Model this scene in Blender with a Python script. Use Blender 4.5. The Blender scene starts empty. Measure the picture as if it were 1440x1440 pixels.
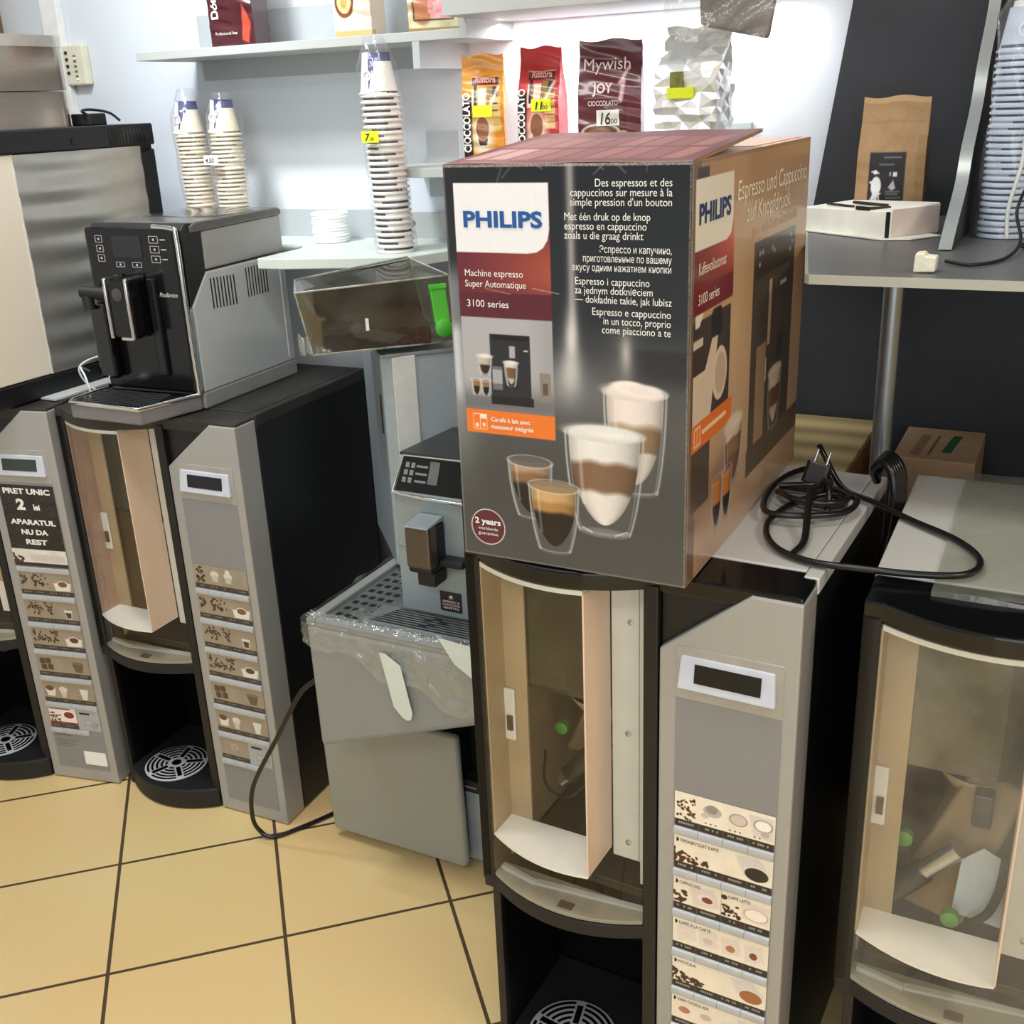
import bpy, bmesh, math, random
import numpy as np
from mathutils import Vector, Matrix

S = bpy.context.scene
COL = S.collection
PI = math.pi
random.seed(7)

# ---------------------------------------------------------------- camera
cd = bpy.data.cameras.new('camera'); cam = bpy.data.objects.new('camera', cd); COL.objects.link(cam)
CX, CY, CZ = (0.88995, 0.455, -0.0405), (0.128, -0.334, -0.934), (-0.438, 0.826, -0.356)   # right, down, forward
_x = Vector(CX); _f = Vector(CZ).normalized(); _x = (_x - _f*_x.dot(_f)).normalized(); _u = _x.cross(_f)
cam.matrix_world = Matrix(((_x.x, _u.x, -_f.x, 0), (_x.y, _u.y, -_f.y, 0), (_x.z, _u.z, -_f.z, 1.5233), (0, 0, 0, 1)))
cd.sensor_width = 36; cd.lens = 1525.2/1440*36; cd.clip_start = 0.01
S.camera = cam
# ---------------------------------------------------------------- world, lamps, exposure
W = bpy.data.worlds.new('world'); S.world = W; W.use_nodes = True
W.node_tree.nodes['Background'].inputs[0].default_value = (0.86, 0.93, 1.0, 1)
W.node_tree.nodes['Background'].inputs[1].default_value = 0.34
S.view_settings.view_transform = 'Standard'; S.view_settings.look = 'None'
S.view_settings.exposure = 0.06; S.view_settings.gamma = 1
def area(name, loc, tgt, sx, sy, power, col, spread=180):
    l = bpy.data.lights.new(name, 'AREA'); l.shape = 'RECTANGLE'; l.size = sx; l.size_y = sy; l.energy = power; l.color = col; l.spread = math.radians(spread)
    o = bpy.data.objects.new(name, l); COL.objects.link(o); o.location = loc
    o.rotation_euler = (Vector(tgt)-Vector(loc)).to_track_quat('-Z', 'Y').to_euler(); return o
area('ceiling_tube_light', (-1.0, 0.9, 2.66), (-1.0, 0.9, 0), 1.5, 0.3, 22, (1.0, 0.97, 0.92))
area('ceiling_tube_light', (-0.3, -1.0, 2.66), (-0.3, -1.0, 0), 1.5, 0.3, 24, (1.0, 0.97, 0.92))
area('ceiling_tube_light', (1.5, 0.5, 2.66), (1.3, 0.5, 0), 1.2, 0.3, 24, (1.0, 0.90, 0.76))
area('shop_window_daylight', (1.0, -2.6, 1.5), (-0.6, 1.4, 0.7), 2.6, 2.0, 40, (0.90, 0.96, 1.0))
area('wall_spot_light', (-1.72, 1.26, 2.6), (-1.72, 2.2, 1.3), 0.3, 0.10, 5.5, (0.92, 0.97, 1.0), 80)
area('shelf_strip_light', (-0.86, 2.13, 1.664), (-0.86, 2.17, 1.3), 0.66, 0.02, 2.6, (1.0, 0.99, 0.97))

# ---------------------------------------------------------------- materials
def lin(c):
    c = np.asarray(c, float)/255.0
    return np.where(c <= 0.04045, c/12.92, ((c+0.055)/1.055)**2.4)
MATS = {}
def mat(name, rgb, rough=0.5, metal=0.0, var=0.06, scale=30.0, bump=0.0, coat=0.0, rvar=0.0, stretch=None, spec=0.5):
    """Principled material whose colour wanders a little with a noise texture."""
    if name in MATS: return MATS[name]
    m = bpy.data.materials.new(name); m.use_nodes = True; nt = m.node_tree; N = nt.nodes; L = nt.links
    b = N['Principled BSDF']; b.inputs['Roughness'].default_value = rough; b.inputs['Metallic'].default_value = metal
    b.inputs['Coat Weight'].default_value = coat; b.inputs['Coat Roughness'].default_value = 0.08
    b.inputs['Specular IOR Level'].default_value = spec
    tc = N.new('ShaderNodeTexCoord'); mp = N.new('ShaderNodeMapping'); nz = N.new('ShaderNodeTexNoise'); rp = N.new('ShaderNodeValToRGB')
    L.new(tc.outputs['Object'], mp.inputs['Vector']); L.new(mp.outputs['Vector'], nz.inputs['Vector'])
    if stretch: mp.inputs['Scale'].default_value = stretch
    nz.inputs['Scale'].default_value = scale; nz.inputs['Detail'].default_value = 4
    c = lin(rgb); a = np.clip(c*(1-var), 0, 1); d = np.clip(c*(1+var), 0, 1)
    rp.color_ramp.elements[0].position = 0.3; rp.color_ramp.elements[1].position = 0.7
    rp.color_ramp.elements[0].color = (*a, 1); rp.color_ramp.elements[1].color = (*d, 1)
    L.new(nz.outputs['Fac'], rp.inputs['Fac']); L.new(rp.outputs['Color'], b.inputs['Base Color'])
    if rvar:
        mr = N.new('ShaderNodeMapRange'); mr.inputs[3].default_value = max(0, rough-rvar); mr.inputs[4].default_value = min(1, rough+rvar)
        L.new(nz.outputs['Fac'], mr.inputs[0]); L.new(mr.outputs[0], b.inputs['Roughness'])
    if bump:
        bp = N.new('ShaderNodeBump'); bp.inputs['Strength'].default_value = bump; bp.inputs['Distance'].default_value = 0.004
        L.new(nz.outputs['Fac'], bp.inputs['Height']); L.new(bp.outputs['Normal'], b.inputs['Normal'])
    MATS[name] = m; return m
def clear(name, tint=(235, 240, 240), refl=0.25, rough=0.05, haze=0.0, hazecol=(200, 200, 195), hscale=9.0, bump=0.0, bscale=25.0):
    """Thin clear sheet: light passes straight through, a fresnel share is mirrored, haze is a dusty film."""
    if name in MATS: return MATS[name]
    m = bpy.data.materials.new(name); m.use_nodes = True; nt = m.node_tree; N = nt.nodes; L = nt.links
    N.remove(N['Principled BSDF']); out = N['Material Output']
    t = N.new('ShaderNodeBsdfTransparent'); t.inputs[0].default_value = (*lin(tint), 1)
    g = N.new('ShaderNodeBsdfGlossy'); g.inputs['Roughness'].default_value = rough; g.inputs[0].default_value = (1, 1, 1, 1)
    fw = N.new('ShaderNodeLayerWeight'); fr = N.new('ShaderNodeMath'); fr.operation = 'POWER'; fr.inputs[1].default_value = 4.5; L.new(fw.outputs['Facing'], fr.inputs[0])
    mu = N.new('ShaderNodeMath'); mu.operation = 'MULTIPLY_ADD'; mu.inputs[1].default_value = 0.75; mu.inputs[2].default_value = 0.03+refl*0.1
    mx = N.new('ShaderNodeMixShader'); L.new(fr.outputs[0], mu.inputs[0]); L.new(mu.outputs[0], mx.inputs[0]); L.new(t.outputs[0], mx.inputs[1]); L.new(g.outputs[0], mx.inputs[2])
    last = mx
    tc = N.new('ShaderNodeTexCoord'); nz = N.new('ShaderNodeTexNoise'); nz.inputs['Detail'].default_value = 5
    L.new(tc.outputs['Object'], nz.inputs['Vector'])
    if haze:
        nz.inputs['Scale'].default_value = hscale
        d = N.new('ShaderNodeBsdfDiffuse'); d.inputs[0].default_value = (*lin(hazecol), 1)
        mr = N.new('ShaderNodeMapRange'); mr.inputs[1].default_value = 0.35; mr.inputs[2].default_value = 0.75; mr.inputs[3].default_value = haze*0.3; mr.inputs[4].default_value = min(1, haze*1.6)
        m2 = N.new('ShaderNodeMixShader'); L.new(nz.outputs['Fac'], mr.inputs[0]); L.new(mr.outputs[0], m2.inputs[0]); L.new(mx.outputs[0], m2.inputs[1]); L.new(d.outputs[0], m2.inputs[2]); last = m2
    if bump:
        n2 = N.new('ShaderNodeTexNoise'); n2.inputs['Scale'].default_value = bscale; n2.inputs['Detail'].default_value = 3; L.new(tc.outputs['Object'], n2.inputs['Vector'])
        bp = N.new('ShaderNodeBump'); bp.inputs['Strength'].default_value = bump; bp.inputs['Distance'].default_value = 0.01
        L.new(n2.outputs['Fac'], bp.inputs['Height']); L.new(bp.outputs['Normal'], g.inputs['Normal'])
    L.new(last.outputs[0], out.inputs[0]); MATS[name] = m; return m
def printed(name, rough=0.4, coat=0.0, metal=0.0, spec=0.5):
    """Printed surface: the print itself is stored with the mesh, a faint noise gives the paper grain."""
    if name in MATS: return MATS[name]
    m = bpy.data.materials.new(name); m.use_nodes = True; nt = m.node_tree; N = nt.nodes; L = nt.links; b = N['Principled BSDF']
    at = N.new('ShaderNodeVertexColor'); at.layer_name = 'print'
    nz = N.new('ShaderNodeTexNoise'); nz.inputs['Scale'].default_value = 200; tc = N.new('ShaderNodeTexCoord'); L.new(tc.outputs['Object'], nz.inputs['Vector'])
    mr = N.new('ShaderNodeMapRange'); mr.inputs[3].default_value = 0.94; mr.inputs[4].default_value = 1.06; L.new(nz.outputs['Fac'], mr.inputs[0])
    mx = N.new('ShaderNodeVectorMath'); mx.operation = 'SCALE'; L.new(at.outputs['Color'], mx.inputs[0]); L.new(mr.outputs[0], mx.inputs['Scale'])
    L.new(mx.outputs[0], b.inputs['Base Color']); b.inputs['Roughness'].default_value = rough; b.inputs['Coat Weight'].default_value = coat
    b.inputs['Coat Roughness'].default_value = 0.12; b.inputs['Metallic'].default_value = metal; b.inputs['Specular IOR Level'].default_value = spec
    MATS[name] = m; return m

# ---------------------------------------------------------------- objects
def tag(o, label=None, cat=None, group=None, kind=None):
    if label: o['label'] = label
    if cat: o['category'] = cat
    if group: o['group'] = group
    if kind: o['kind'] = kind
    return o
def thing(name, label, cat, loc=(0, 0, 0), rz=0.0, group=None):
    o = bpy.data.objects.new(name, None); COL.objects.link(o); o.location = loc; o.rotation_euler = (0, 0, rz); o.empty_display_size = 0.05
    return tag(o, label, cat, group)
def copy_tree(o, loc, rz, label, parent=None):
    c = o.copy(); COL.objects.link(c); c.parent = parent
    if parent is None: c.location = loc; c.rotation_euler = (0, 0, rz); c['label'] = label
    for ch in list(o.children): copy_tree(ch, None, None, None, c)
    return c
class MB:
    def __init__(s): s.v = []; s.f = []
    def add(s, vs, fs):
        n = len(s.v); s.v += [tuple(map(float, p)) for p in vs]; s.f += [[i+n for i in f] for f in fs]; return s
    def box(s, x0, x1, y0, y1, z0, z1):
        return s.add([(x0,y0,z0),(x1,y0,z0),(x1,y1,z0),(x0,y1,z0),(x0,y0,z1),(x1,y0,z1),(x1,y1,z1),(x0,y1,z1)],
                     [(3,2,1,0),(4,5,6,7),(0,1,5,4),(1,2,6,5),(2,3,7,6),(3,0,4,7)])
    def prism(s, poly, axis, a, b):
        """poly of 2D points swept along axis: 'z' (x,y), 'y' (x,z), 'x' (y,z)."""
        def P(p, t): return {'z': (p[0], p[1], t), 'y': (p[0], t, p[1]), 'x': (t, p[0], p[1])}[axis]
        n = len(poly); return s.add([P(p, a) for p in poly]+[P(p, b) for p in poly],
            [list(range(n))[::-1], list(range(n, 2*n))]+[[i, (i+1) % n, n+(i+1) % n, n+i] for i in range(n)])
    def hexa(s, p): return s.add(p, [(3,2,1,0),(4,5,6,7),(0,1,5,4),(1,2,6,5),(2,3,7,6),(3,0,4,7)])
    def tube(s, path, r, n=10, cap=True):
        P = [Vector(p) for p in path]; rings = []; ref = None
        for i, p in enumerate(P):
            t = (P[min(i+1, len(P)-1)]-P[max(i-1, 0)]).normalized()
            if ref is None: ref = t.orthogonal().normalized()
            ref = (ref-t*ref.dot(t)); ref = ref.normalized() if ref.length > 1e-6 else t.orthogonal().normalized()
            b = t.cross(ref); rr = r[i] if hasattr(r, '__len__') else r
            rings.append([p+ref*rr*math.cos(2*PI*k/n)+b*rr*math.sin(2*PI*k/n) for k in range(n)])
        v = [q for g in rings for q in g]; f = []
        for i in range(len(P)-1):
            for k in range(n): f.append((i*n+k, i*n+(k+1) % n, (i+1)*n+(k+1) % n, (i+1)*n+k))
        if cap: f += [list(range(n))[::-1], [(len(P)-1)*n+k for k in range(n)]]
        return s.add(v, f)
    def lathe(s, prof, n=28, c=(0, 0, 0), caps=True):
        v = [(c[0]+r*math.cos(2*PI*k/n), c[1]+r*math.sin(2*PI*k/n), c[2]+z) for r, z in prof for k in range(n)]; f = []
        for i in range(len(prof)-1):
            for k in range(n): f.append((i*n+k, i*n+(k+1) % n, (i+1)*n+(k+1) % n, (i+1)*n+k))
        if caps: f += [list(range(n))[::-1], [(len(prof)-1)*n+k for k in range(n)]]
        return s.add(v, f)
    def grid(s, fn, nu, nv):
        v = [fn(i/(nu-1), j/(nv-1)) for j in range(nv) for i in range(nu)]
        return s.add(v, [(j*nu+i, j*nu+i+1, (j+1)*nu+i+1, (j+1)*nu+i) for j in range(nv-1) for i in range(nu-1)])
    def xf(s, M): s.v = [tuple(M @ Vector(p)) for p in s.v]; return s
    def build(s, name, m, parent=None, bevel=0.0, smooth=None, label=None, seg=2, solid=0.0):
        me = bpy.data.meshes.new(name); me.from_pydata(s.v, [], s.f); me.update()
        bm = bmesh.new(); bm.from_mesh(me); bmesh.ops.recalc_face_normals(bm, faces=bm.faces); bm.to_mesh(me); bm.free()
        me.materials.append(m); o = bpy.data.objects.new(name, me); COL.objects.link(o)
        if parent: o.parent = parent
        if smooth:
            for p in me.polygons: p.use_smooth = True
            me.set_sharp_from_angle(angle=math.radians(smooth))
        if solid: md = o.modifiers.new('solid', 'SOLIDIFY'); md.thickness = solid; md.offset = 0
        if bevel:
            md = o.modifiers.new('bevel', 'BEVEL'); md.width = bevel; md.segments = seg; md.limit_method = 'ANGLE'; md.angle_limit = math.radians(40)
        if label: o['label'] = label
        return o
def B(x0, x1, y0, y1, z0, z1): return MB().box(x0, x1, y0, y1, z0, z1)
def structure(o): o['kind'] = 'structure'; return o
def spline(pts, per=8):
    """Catmull-Rom through pts."""
    P = [np.array(p, float) for p in pts]; P = [2*P[0]-P[1]]+P+[2*P[-1]-P[-2]]; out = []
    for i in range(1, len(P)-2):
        for k in range(per):
            t = k/per; a, b, c, d = P[i-1:i+3]
            out.append(0.5*((2*b)+(-a+c)*t+(2*a-5*b+4*c-d)*t*t+(-a+3*b-3*c+d)*t**3))
    out.append(P[-2]); return [tuple(p) for p in out]
def arc(cx, cy, r, a0, a1, n=12): return [(cx+r*math.cos(a0+(a1-a0)*i/n), cy+r*math.sin(a0+(a1-a0)*i/n)) for i in range(n+1)]

# ---------------------------------------------------------------- prints
class Canvas:
    """A print drawn with soft-edged shapes over a grid of w x h metres; colours are 0-255 sRGB."""
    def __init__(s, w, h, res, base):
        s.nu = max(2, int(round(w/res))+1); s.nv = max(2, int(round(h/res))+1); s.w, s.h = w, h
        s.u, s.v = np.meshgrid(np.linspace(0, w, s.nu), np.linspace(0, h, s.nv)); s.px = w/(s.nu-1)
        s.c = np.empty((s.nv, s.nu, 3)); s.c[:] = base
    def put(s, sd, col, a=1.0, soft=1.0):
        k = np.clip(0.5-sd/(s.px*soft), 0, 1)*a; k = k[..., None]; s.c = s.c*(1-k)+np.asarray(col, float)*k; return s
    def mix(s, k, col): k = np.clip(k, 0, 1)[..., None]; s.c = s.c*(1-k)+np.asarray(col, float)*k; return s
    def ell(s, x, y, rx, ry, col, a=1.0, soft=1.0, rot=0.0):
        du, dv = s.u-x, s.v-y; c, n = math.cos(rot), math.sin(rot); du, dv = c*du+n*dv, -n*du+c*dv
        return s.put((np.sqrt((du/rx)**2+(dv/ry)**2)-1)*min(rx, ry), col, a, soft)
    def ring(s, x, y, rx, ry, wd, col, a=1.0):
        r = np.sqrt(((s.u-x)/rx)**2+((s.v-y)/ry)**2); return s.put(np.abs(r-1)*min(rx, ry)-wd, col, a)
    def rect(s, x0, x1, y0, y1, col, a=1.0, soft=1.0, r=0.0):
        qx = np.abs(s.u-(x0+x1)/2)-(x1-x0)/2+r; qy = np.abs(s.v-(y0+y1)/2)-(y1-y0)/2+r
        return s.put(np.hypot(np.maximum(qx, 0), np.maximum(qy, 0))+np.minimum(np.maximum(qx, qy), 0)-r, col, a, soft)
    def sdpoly(s, P):
        d = np.full(s.u.shape, 1e9); ins = np.zeros(s.u.shape, bool); n = len(P)
        for i in range(n):
            (ax, ay), (bx, by) = P[i], P[(i+1) % n]; ex, ey = bx-ax, by-ay; wx, wy = s.u-ax, s.v-ay
            t = np.clip((wx*ex+wy*ey)/(ex*ex+ey*ey+1e-12), 0, 1); d = np.minimum(d, np.hypot(wx-ex*t, wy-ey*t))
            c = ((ay <= s.v) & (by > s.v)) | ((by <= s.v) & (ay > s.v)); ins ^= c & (s.u < ax+(s.v-ay)/(by-ay+1e-12)*ex)
        return np.where(ins, -d, d)
    def poly(s, P, col, a=1.0, soft=1.0): return s.put(s.sdpoly(P), col, a, soft)
    def line(s, P, wd, col, a=1.0, soft=1.0):
        d = np.full(s.u.shape, 1e9)
        for (ax, ay), (bx, by) in zip(P[:-1], P[1:]):
            ex, ey = bx-ax, by-ay; wx, wy = s.u-ax, s.v-ay; t = np.clip((wx*ex+wy*ey)/(ex*ex+ey*ey+1e-12), 0, 1); d = np.minimum(d, np.hypot(wx-ex*t, wy-ey*t))
        return s.put(d-wd, col, a, soft)
    def fill(s, sd, lo, hi, t):
        """area sd<0 filled with a blend from lo to hi by t (array 0..1)."""
        k = np.clip(0.5-sd/s.px, 0, 1)[..., None]; t = np.clip(t, 0, 1)[..., None]; s.c = s.c*(1-k)+(np.asarray(lo, float)*(1-t)+np.asarray(hi, float)*t)*k; return s
    def noise(s, cell, amp, seed=0):
        r = np.random.RandomState(seed); n1 = int(s.w/cell)+3; n2 = int(s.h/cell)+3; g = r.rand(n2, n1)
        x = s.u/cell; y = s.v/cell; i = x.astype(int); j = y.astype(int); fx = x-i; fy = y-j; fx = fx*fx*(3-2*fx); fy = fy*fy*(3-2*fy)
        n = (g[j, i]*(1-fx)+g[j, i+1]*fx)*(1-fy)+(g[j+1, i]*(1-fx)+g[j+1, i+1]*fx)*fy; s.c = s.c+((n-0.5)*2*amp)[..., None]; return s
    def beans(s, x0, x1, y0, y1, n, r, seed=0, col=(62, 36, 22), taper=True):
        q = random.Random(seed)
        for _ in range(n):
            t = q.random(); x = x0+(x1-x0)*(t*t if taper else t); y = y0+(y1-y0)*q.random()*(1-0.6*t if taper else 1); a = q.random()*PI; k = 0.7+0.6*q.random()
            s.ell(x, y, r*k, r*k*0.65, [c*(0.7+0.7*q.random()) for c in col], 1, 1, a)
            s.line([(x-r*k*0.6*math.cos(a), y-r*k*0.6*math.sin(a)), (x+r*k*0.6*math.cos(a), y+r*k*0.6*math.sin(a))], r*0.06, (25, 13, 8), 0.8)
        return s
    def sheet(s, name, m, parent, fn, smooth=True, label=None):
        """Lay the print on a surface: fn(u, v) arrays -> x, y, z arrays."""
        X, Y, Z = fn(s.u, s.v); nu, nv = s.nu, s.nv; co = np.stack([np.broadcast_to(q, s.u.shape) for q in (X, Y, Z)], -1).reshape(-1, 3)
        j, i = np.meshgrid(np.arange(nv-1), np.arange(nu-1), indexing='ij'); a = (j*nu+i).ravel()
        F = np.stack([a, a+1, a+nu+1, a+nu], -1); me = bpy.data.meshes.new(name)
        me.vertices.add(len(co)); me.vertices.foreach_set('co', co.astype(np.float32).ravel())
        me.loops.add(F.size); me.loops.foreach_set('vertex_index', F.ravel().astype(np.int32))
        me.polygons.add(len(F)); me.polygons.foreach_set('loop_start', np.arange(0, F.size, 4, dtype=np.int32))
        me.polygons.foreach_set('use_smooth', np.full(len(F), smooth)); me.update(calc_edges=True)
        ca = me.color_attributes.new('print', 'FLOAT_COLOR', 'POINT'); k = np.ones((len(co), 4), np.float32); k[:, :3] = lin(np.clip(s.c, 0, 255)).reshape(-1, 3); ca.data.foreach_set('color', k.ravel())
        me.materials.append(m); o = bpy.data.objects.new(name, me); COL.objects.link(o)
        if parent: o.parent = parent
        if label: o['label'] = label
        return o
def front(x0, z0, y): return lambda u, v: (x0+u, y+0*u, z0+v)            # print facing -y

# ---------------------------------------------------------------- lettering
def glyphs(body, size, align='LEFT', bold=0.0, shear=0.0, wide=1.0, gap=1.0, line=1.0):
    c = bpy.data.curves.new('t', 'FONT'); c.body = body; c.size = size; c.align_x = align; c.offset = bold*size; c.shear = shear; c.space_character = gap; c.space_line = line; c.resolution_u = 3
    o = bpy.data.objects.new('t', c); COL.objects.link(o); dg = bpy.context.evaluated_depsgraph_get(); me = bpy.data.meshes.new_from_object(o.evaluated_get(dg))
    v = [(p.co.x*wide, p.co.y) for p in me.vertices]; f = [list(p.vertices) for p in me.polygons]
    bpy.data.objects.remove(o); bpy.data.curves.remove(c); bpy.data.meshes.remove(me); return v, f
def lettering(name, lines, m, parent, fn, label=None):
    """lines: (text, u, v, size, opts); fn(u, v) -> 3D point; one mesh for a block of print."""
    if len(lines) > 1:                                           # every line of print is a part of its own
        for l in lines: o = lettering(name, [l], m, parent, fn, label)
        return o
    b = MB()
    for t, u, v, size, op in lines:
        op = dict(op); rot = op.pop('rot', 0); fit = op.pop('fit', None); vs, fs = glyphs(t, size, **op)
        if not vs: continue
        if fit:                                                  # squeeze a line to a given width
            x0 = min(p[0] for p in vs); x1 = max(p[0] for p in vs); k = fit/(x1-x0); vs = [(p[0]*k, p[1]) for p in vs]
        c, s = math.cos(rot), math.sin(rot); b.add([fn(u+c*p[0]-s*p[1], v+s*p[0]+c*p[1]) for p in vs], fs)
    me = bpy.data.meshes.new(name); me.from_pydata(b.v, [], b.f); me.update(); me.materials.append(m)
    o = bpy.data.objects.new(name, me); COL.objects.link(o); o.parent = parent
    if label: o['label'] = label
    return o

# ================================================================ SETTING
WHITE = mat('painted_wall', (220, 227, 236), 0.75, var=0.012, scale=6, bump=0.03)
def floor_material():
    m = bpy.data.materials.new('floor_tiles'); m.use_nodes = True; nt = m.node_tree; N = nt.nodes; L = nt.links; b = N['Principled BSDF']
    tc = N.new('ShaderNodeTexCoord'); mp = N.new('ShaderNodeMapping'); mp.vector_type = 'TEXTURE'
    mp.inputs['Location'].default_value = (-1.226, 1.282, 0); mp.inputs['Rotation'].default_value = (0, 0, math.radians(42)); mp.inputs['Scale'].default_value = (0.333, 0.333, 1)
    L.new(tc.outputs['Object'], mp.inputs['Vector'])
    off = N.new('ShaderNodeVectorMath'); off.inputs[1].default_value = (100.0, 100.0, 0); L.new(mp.outputs['Vector'], off.inputs[0])
    br = N.new('ShaderNodeTexBrick'); br.offset = 0; br.squash = 1; br.inputs['Scale'].default_value = 1; br.inputs['Brick Width'].default_value = 1; br.inputs['Row Height'].default_value = 1
    br.inputs['Mortar Size'].default_value = 0.0115; br.inputs['Mortar Smooth'].default_value = 0.15; br.inputs['Bias'].default_value = 0
    br.inputs['Color1'].default_value = (*lin((236, 209, 156)), 1); br.inputs['Color2'].default_value = (*lin((230, 206, 150)), 1); br.inputs['Mortar'].default_value = (*lin((84, 70, 52)), 1)
    L.new(off.outputs[0], br.inputs['Vector'])
    nz = N.new('ShaderNodeTexNoise'); nz.inputs['Scale'].default_value = 2.6; nz.inputs['Detail'].default_value = 5; L.new(tc.outputs['Object'], nz.inputs['Vector'])
    rp = N.new('ShaderNodeValToRGB'); rp.color_ramp.elements[0].position = 0.35; rp.color_ramp.elements[1].position = 0.68
    rp.color_ramp.elements[0].color = (1.0, 0.93, 0.86, 1); rp.color_ramp.elements[1].color = (0.96, 1.0, 0.98, 1); L.new(nz.outputs['Fac'], rp.inputs['Fac'])
    n2 = N.new('ShaderNodeTexNoise'); n2.inputs['Scale'].default_value = 120; n2.inputs['Detail'].default_value = 6; L.new(tc.outputs['Object'], n2.inputs['Vector'])
    r2 = N.new('ShaderNodeMapRange'); r2.inputs[3].default_value = 0.95; r2.inputs[4].default_value = 1.04; L.new(n2.outputs['Fac'], r2.inputs[0])
    mx = N.new('ShaderNodeMix'); mx.data_type = 'RGBA'; mx.blend_type = 'MULTIPLY'; mx.inputs[0].default_value = 1; L.new(br.outputs['Color'], mx.inputs[6]); L.new(rp.outputs['Color'], mx.inputs[7])
    sc = N.new('ShaderNodeVectorMath'); sc.operation = 'SCALE'; L.new(mx.outputs[2], sc.inputs[0]); L.new(r2.outputs[0], sc.inputs['Scale'])
    L.new(sc.outputs[0], b.inputs['Base Color']); b.inputs['Roughness'].default_value = 0.38
    bp = N.new('ShaderNodeBump'); bp.inputs['Strength'].default_value = 0.5; bp.inputs['Distance'].default_value = 0.003; bp.invert = True
    L.new(br.outputs['Fac'], bp.inputs['Height']); L.new(bp.outputs['Normal'], b.inputs['Normal']); return m
structure(B(-3.0, 2.5, -2.8, 2.3, -0.06, 0).build('floor', floor_material()))
structure(B(-3.0, 2.5, 2.2, 2.3, 0, 2.7).build('wall_back', WHITE))
structure(B(-3.1, -3.0, -2.8, 2.3, 0, 2.7).build('wall_left', WHITE))
structure(B(2.5, 2.6, -2.8, 2.3, 0, 2.7).build('wall_right', mat('warm_wall', (206, 184, 152), 0.8, var=0.03, scale=3)))
structure(B(-3.1, 2.5, -2.8, 2.3, 2.7, 2.78).build('ceiling', WHITE))
WOOD_TRIM = mat('brown_door_frame', (128, 100, 72), 0.5, var=0.15, scale=12)
structure(B(-2.80, -2.635, 2.15, 2.2, 0, 2.2).build('trim_1', WOOD_TRIM, bevel=0.004))
structure(B(-2.465, -2.405, 2.178, 2.2, 0.9, 2.7).build('trim_2', mat('cable_duct_white', (240, 241, 240), 0.4), bevel=0.003))

# ================================================================ VENDING MACHINES
BLACK = mat('black_cabinet', (17, 18, 21), 0.42, var=0.12, scale=14, bump=0.02)
BLACKG = mat('gloss_black', (11, 12, 14), 0.16, var=0.1)
BLACKM = mat('dull_black', (22, 22, 24), 0.6, var=0.1)
DUSTY = mat('dusty_black_top', (42, 41, 38), 0.5, var=0.35, scale=9, rvar=0.15)
SILVER = mat('champagne_silver', (170, 170, 169), 0.36, 0.25, var=0.02, scale=60)
LIDM = mat('grey_lid', (214, 215, 213), 0.4, 0.15, var=0.03, scale=8)
PLATE = mat('grey_insert', (142, 143, 146), 0.42, 0.15, var=0.02)
BEZEL = mat('pale_blue_bezel', (200, 206, 220), 0.35)
SCREEN = mat('dark_screen', (14, 15, 20), 0.12)
SCREENG = mat('green_grey_screen', (52, 64, 62), 0.15, var=0.15, scale=20)
BTN = mat('button_silver', (186, 191, 197), 0.3, 0.15)
CREAM = mat('cream_sheet', (246, 245, 240), 0.45, var=0.02)
PEACH = mat('peach_sheet', (240, 214, 194), 0.42, var=0.03, scale=5)
TAN = mat('tan_inside', (176, 156, 124), 0.55, var=0.1, scale=9)
BROWNIN = mat('brown_inside', (112, 94, 72), 0.6, var=0.2, scale=7)
PALEIN = mat('pale_inner_wall', (222, 224, 218), 0.5, var=0.03)
STEEL = mat('bright_steel', (196, 198, 200), 0.25, 0.9)
GRIDM = mat('cup_grid_silver', (206, 211, 218), 0.4, 0.2)
GREEN = mat('green_knob', (92, 150, 62), 0.4)
PANE = clear('window_pane', (255, 254, 251), 0.05, 0.04)
PANEH = clear('smeared_window_pane', (254, 252, 246), 0.05, 0.06, 0.13, (215, 215, 208), 7)
CANI = clear('smoky_canister', (120, 112, 84), 0.2, 0.12, 0.35, (122, 116, 92), 6)
CANH = clear('dusty_canister', (136, 130, 104), 0.2, 0.15, 0.5, (150, 146, 122), 7)
LEDGE = mat('worn_grey_ledge', (150, 146, 132), 0.4, var=0.12, scale=18)
PR = printed('print_card', 0.38, 0.2)
INK = mat('dark_ink', (38, 32, 30), 0.5); INKW = mat('white_ink', (242, 240, 236), 0.5); INKG = mat('grey_ink', (120, 116, 110), 0.5)
XW0, XW1 = -0.458, -0.208
def bulge(x, d=0.037): t = (x-(XW0+XW1)/2)/((XW1-XW0)/2); return -d*max(0.0, 1-t*t)
def bpoly(d, yb, x0=XW0, x1=XW1, n=14, inset=0.0):
    return [(x0+(x1-x0)*i/n, bulge(x0+(x1-x0)*i/n, d)+inset) for i in range(n+1)]+[(x1, yb), (x0, yb)]
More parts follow.
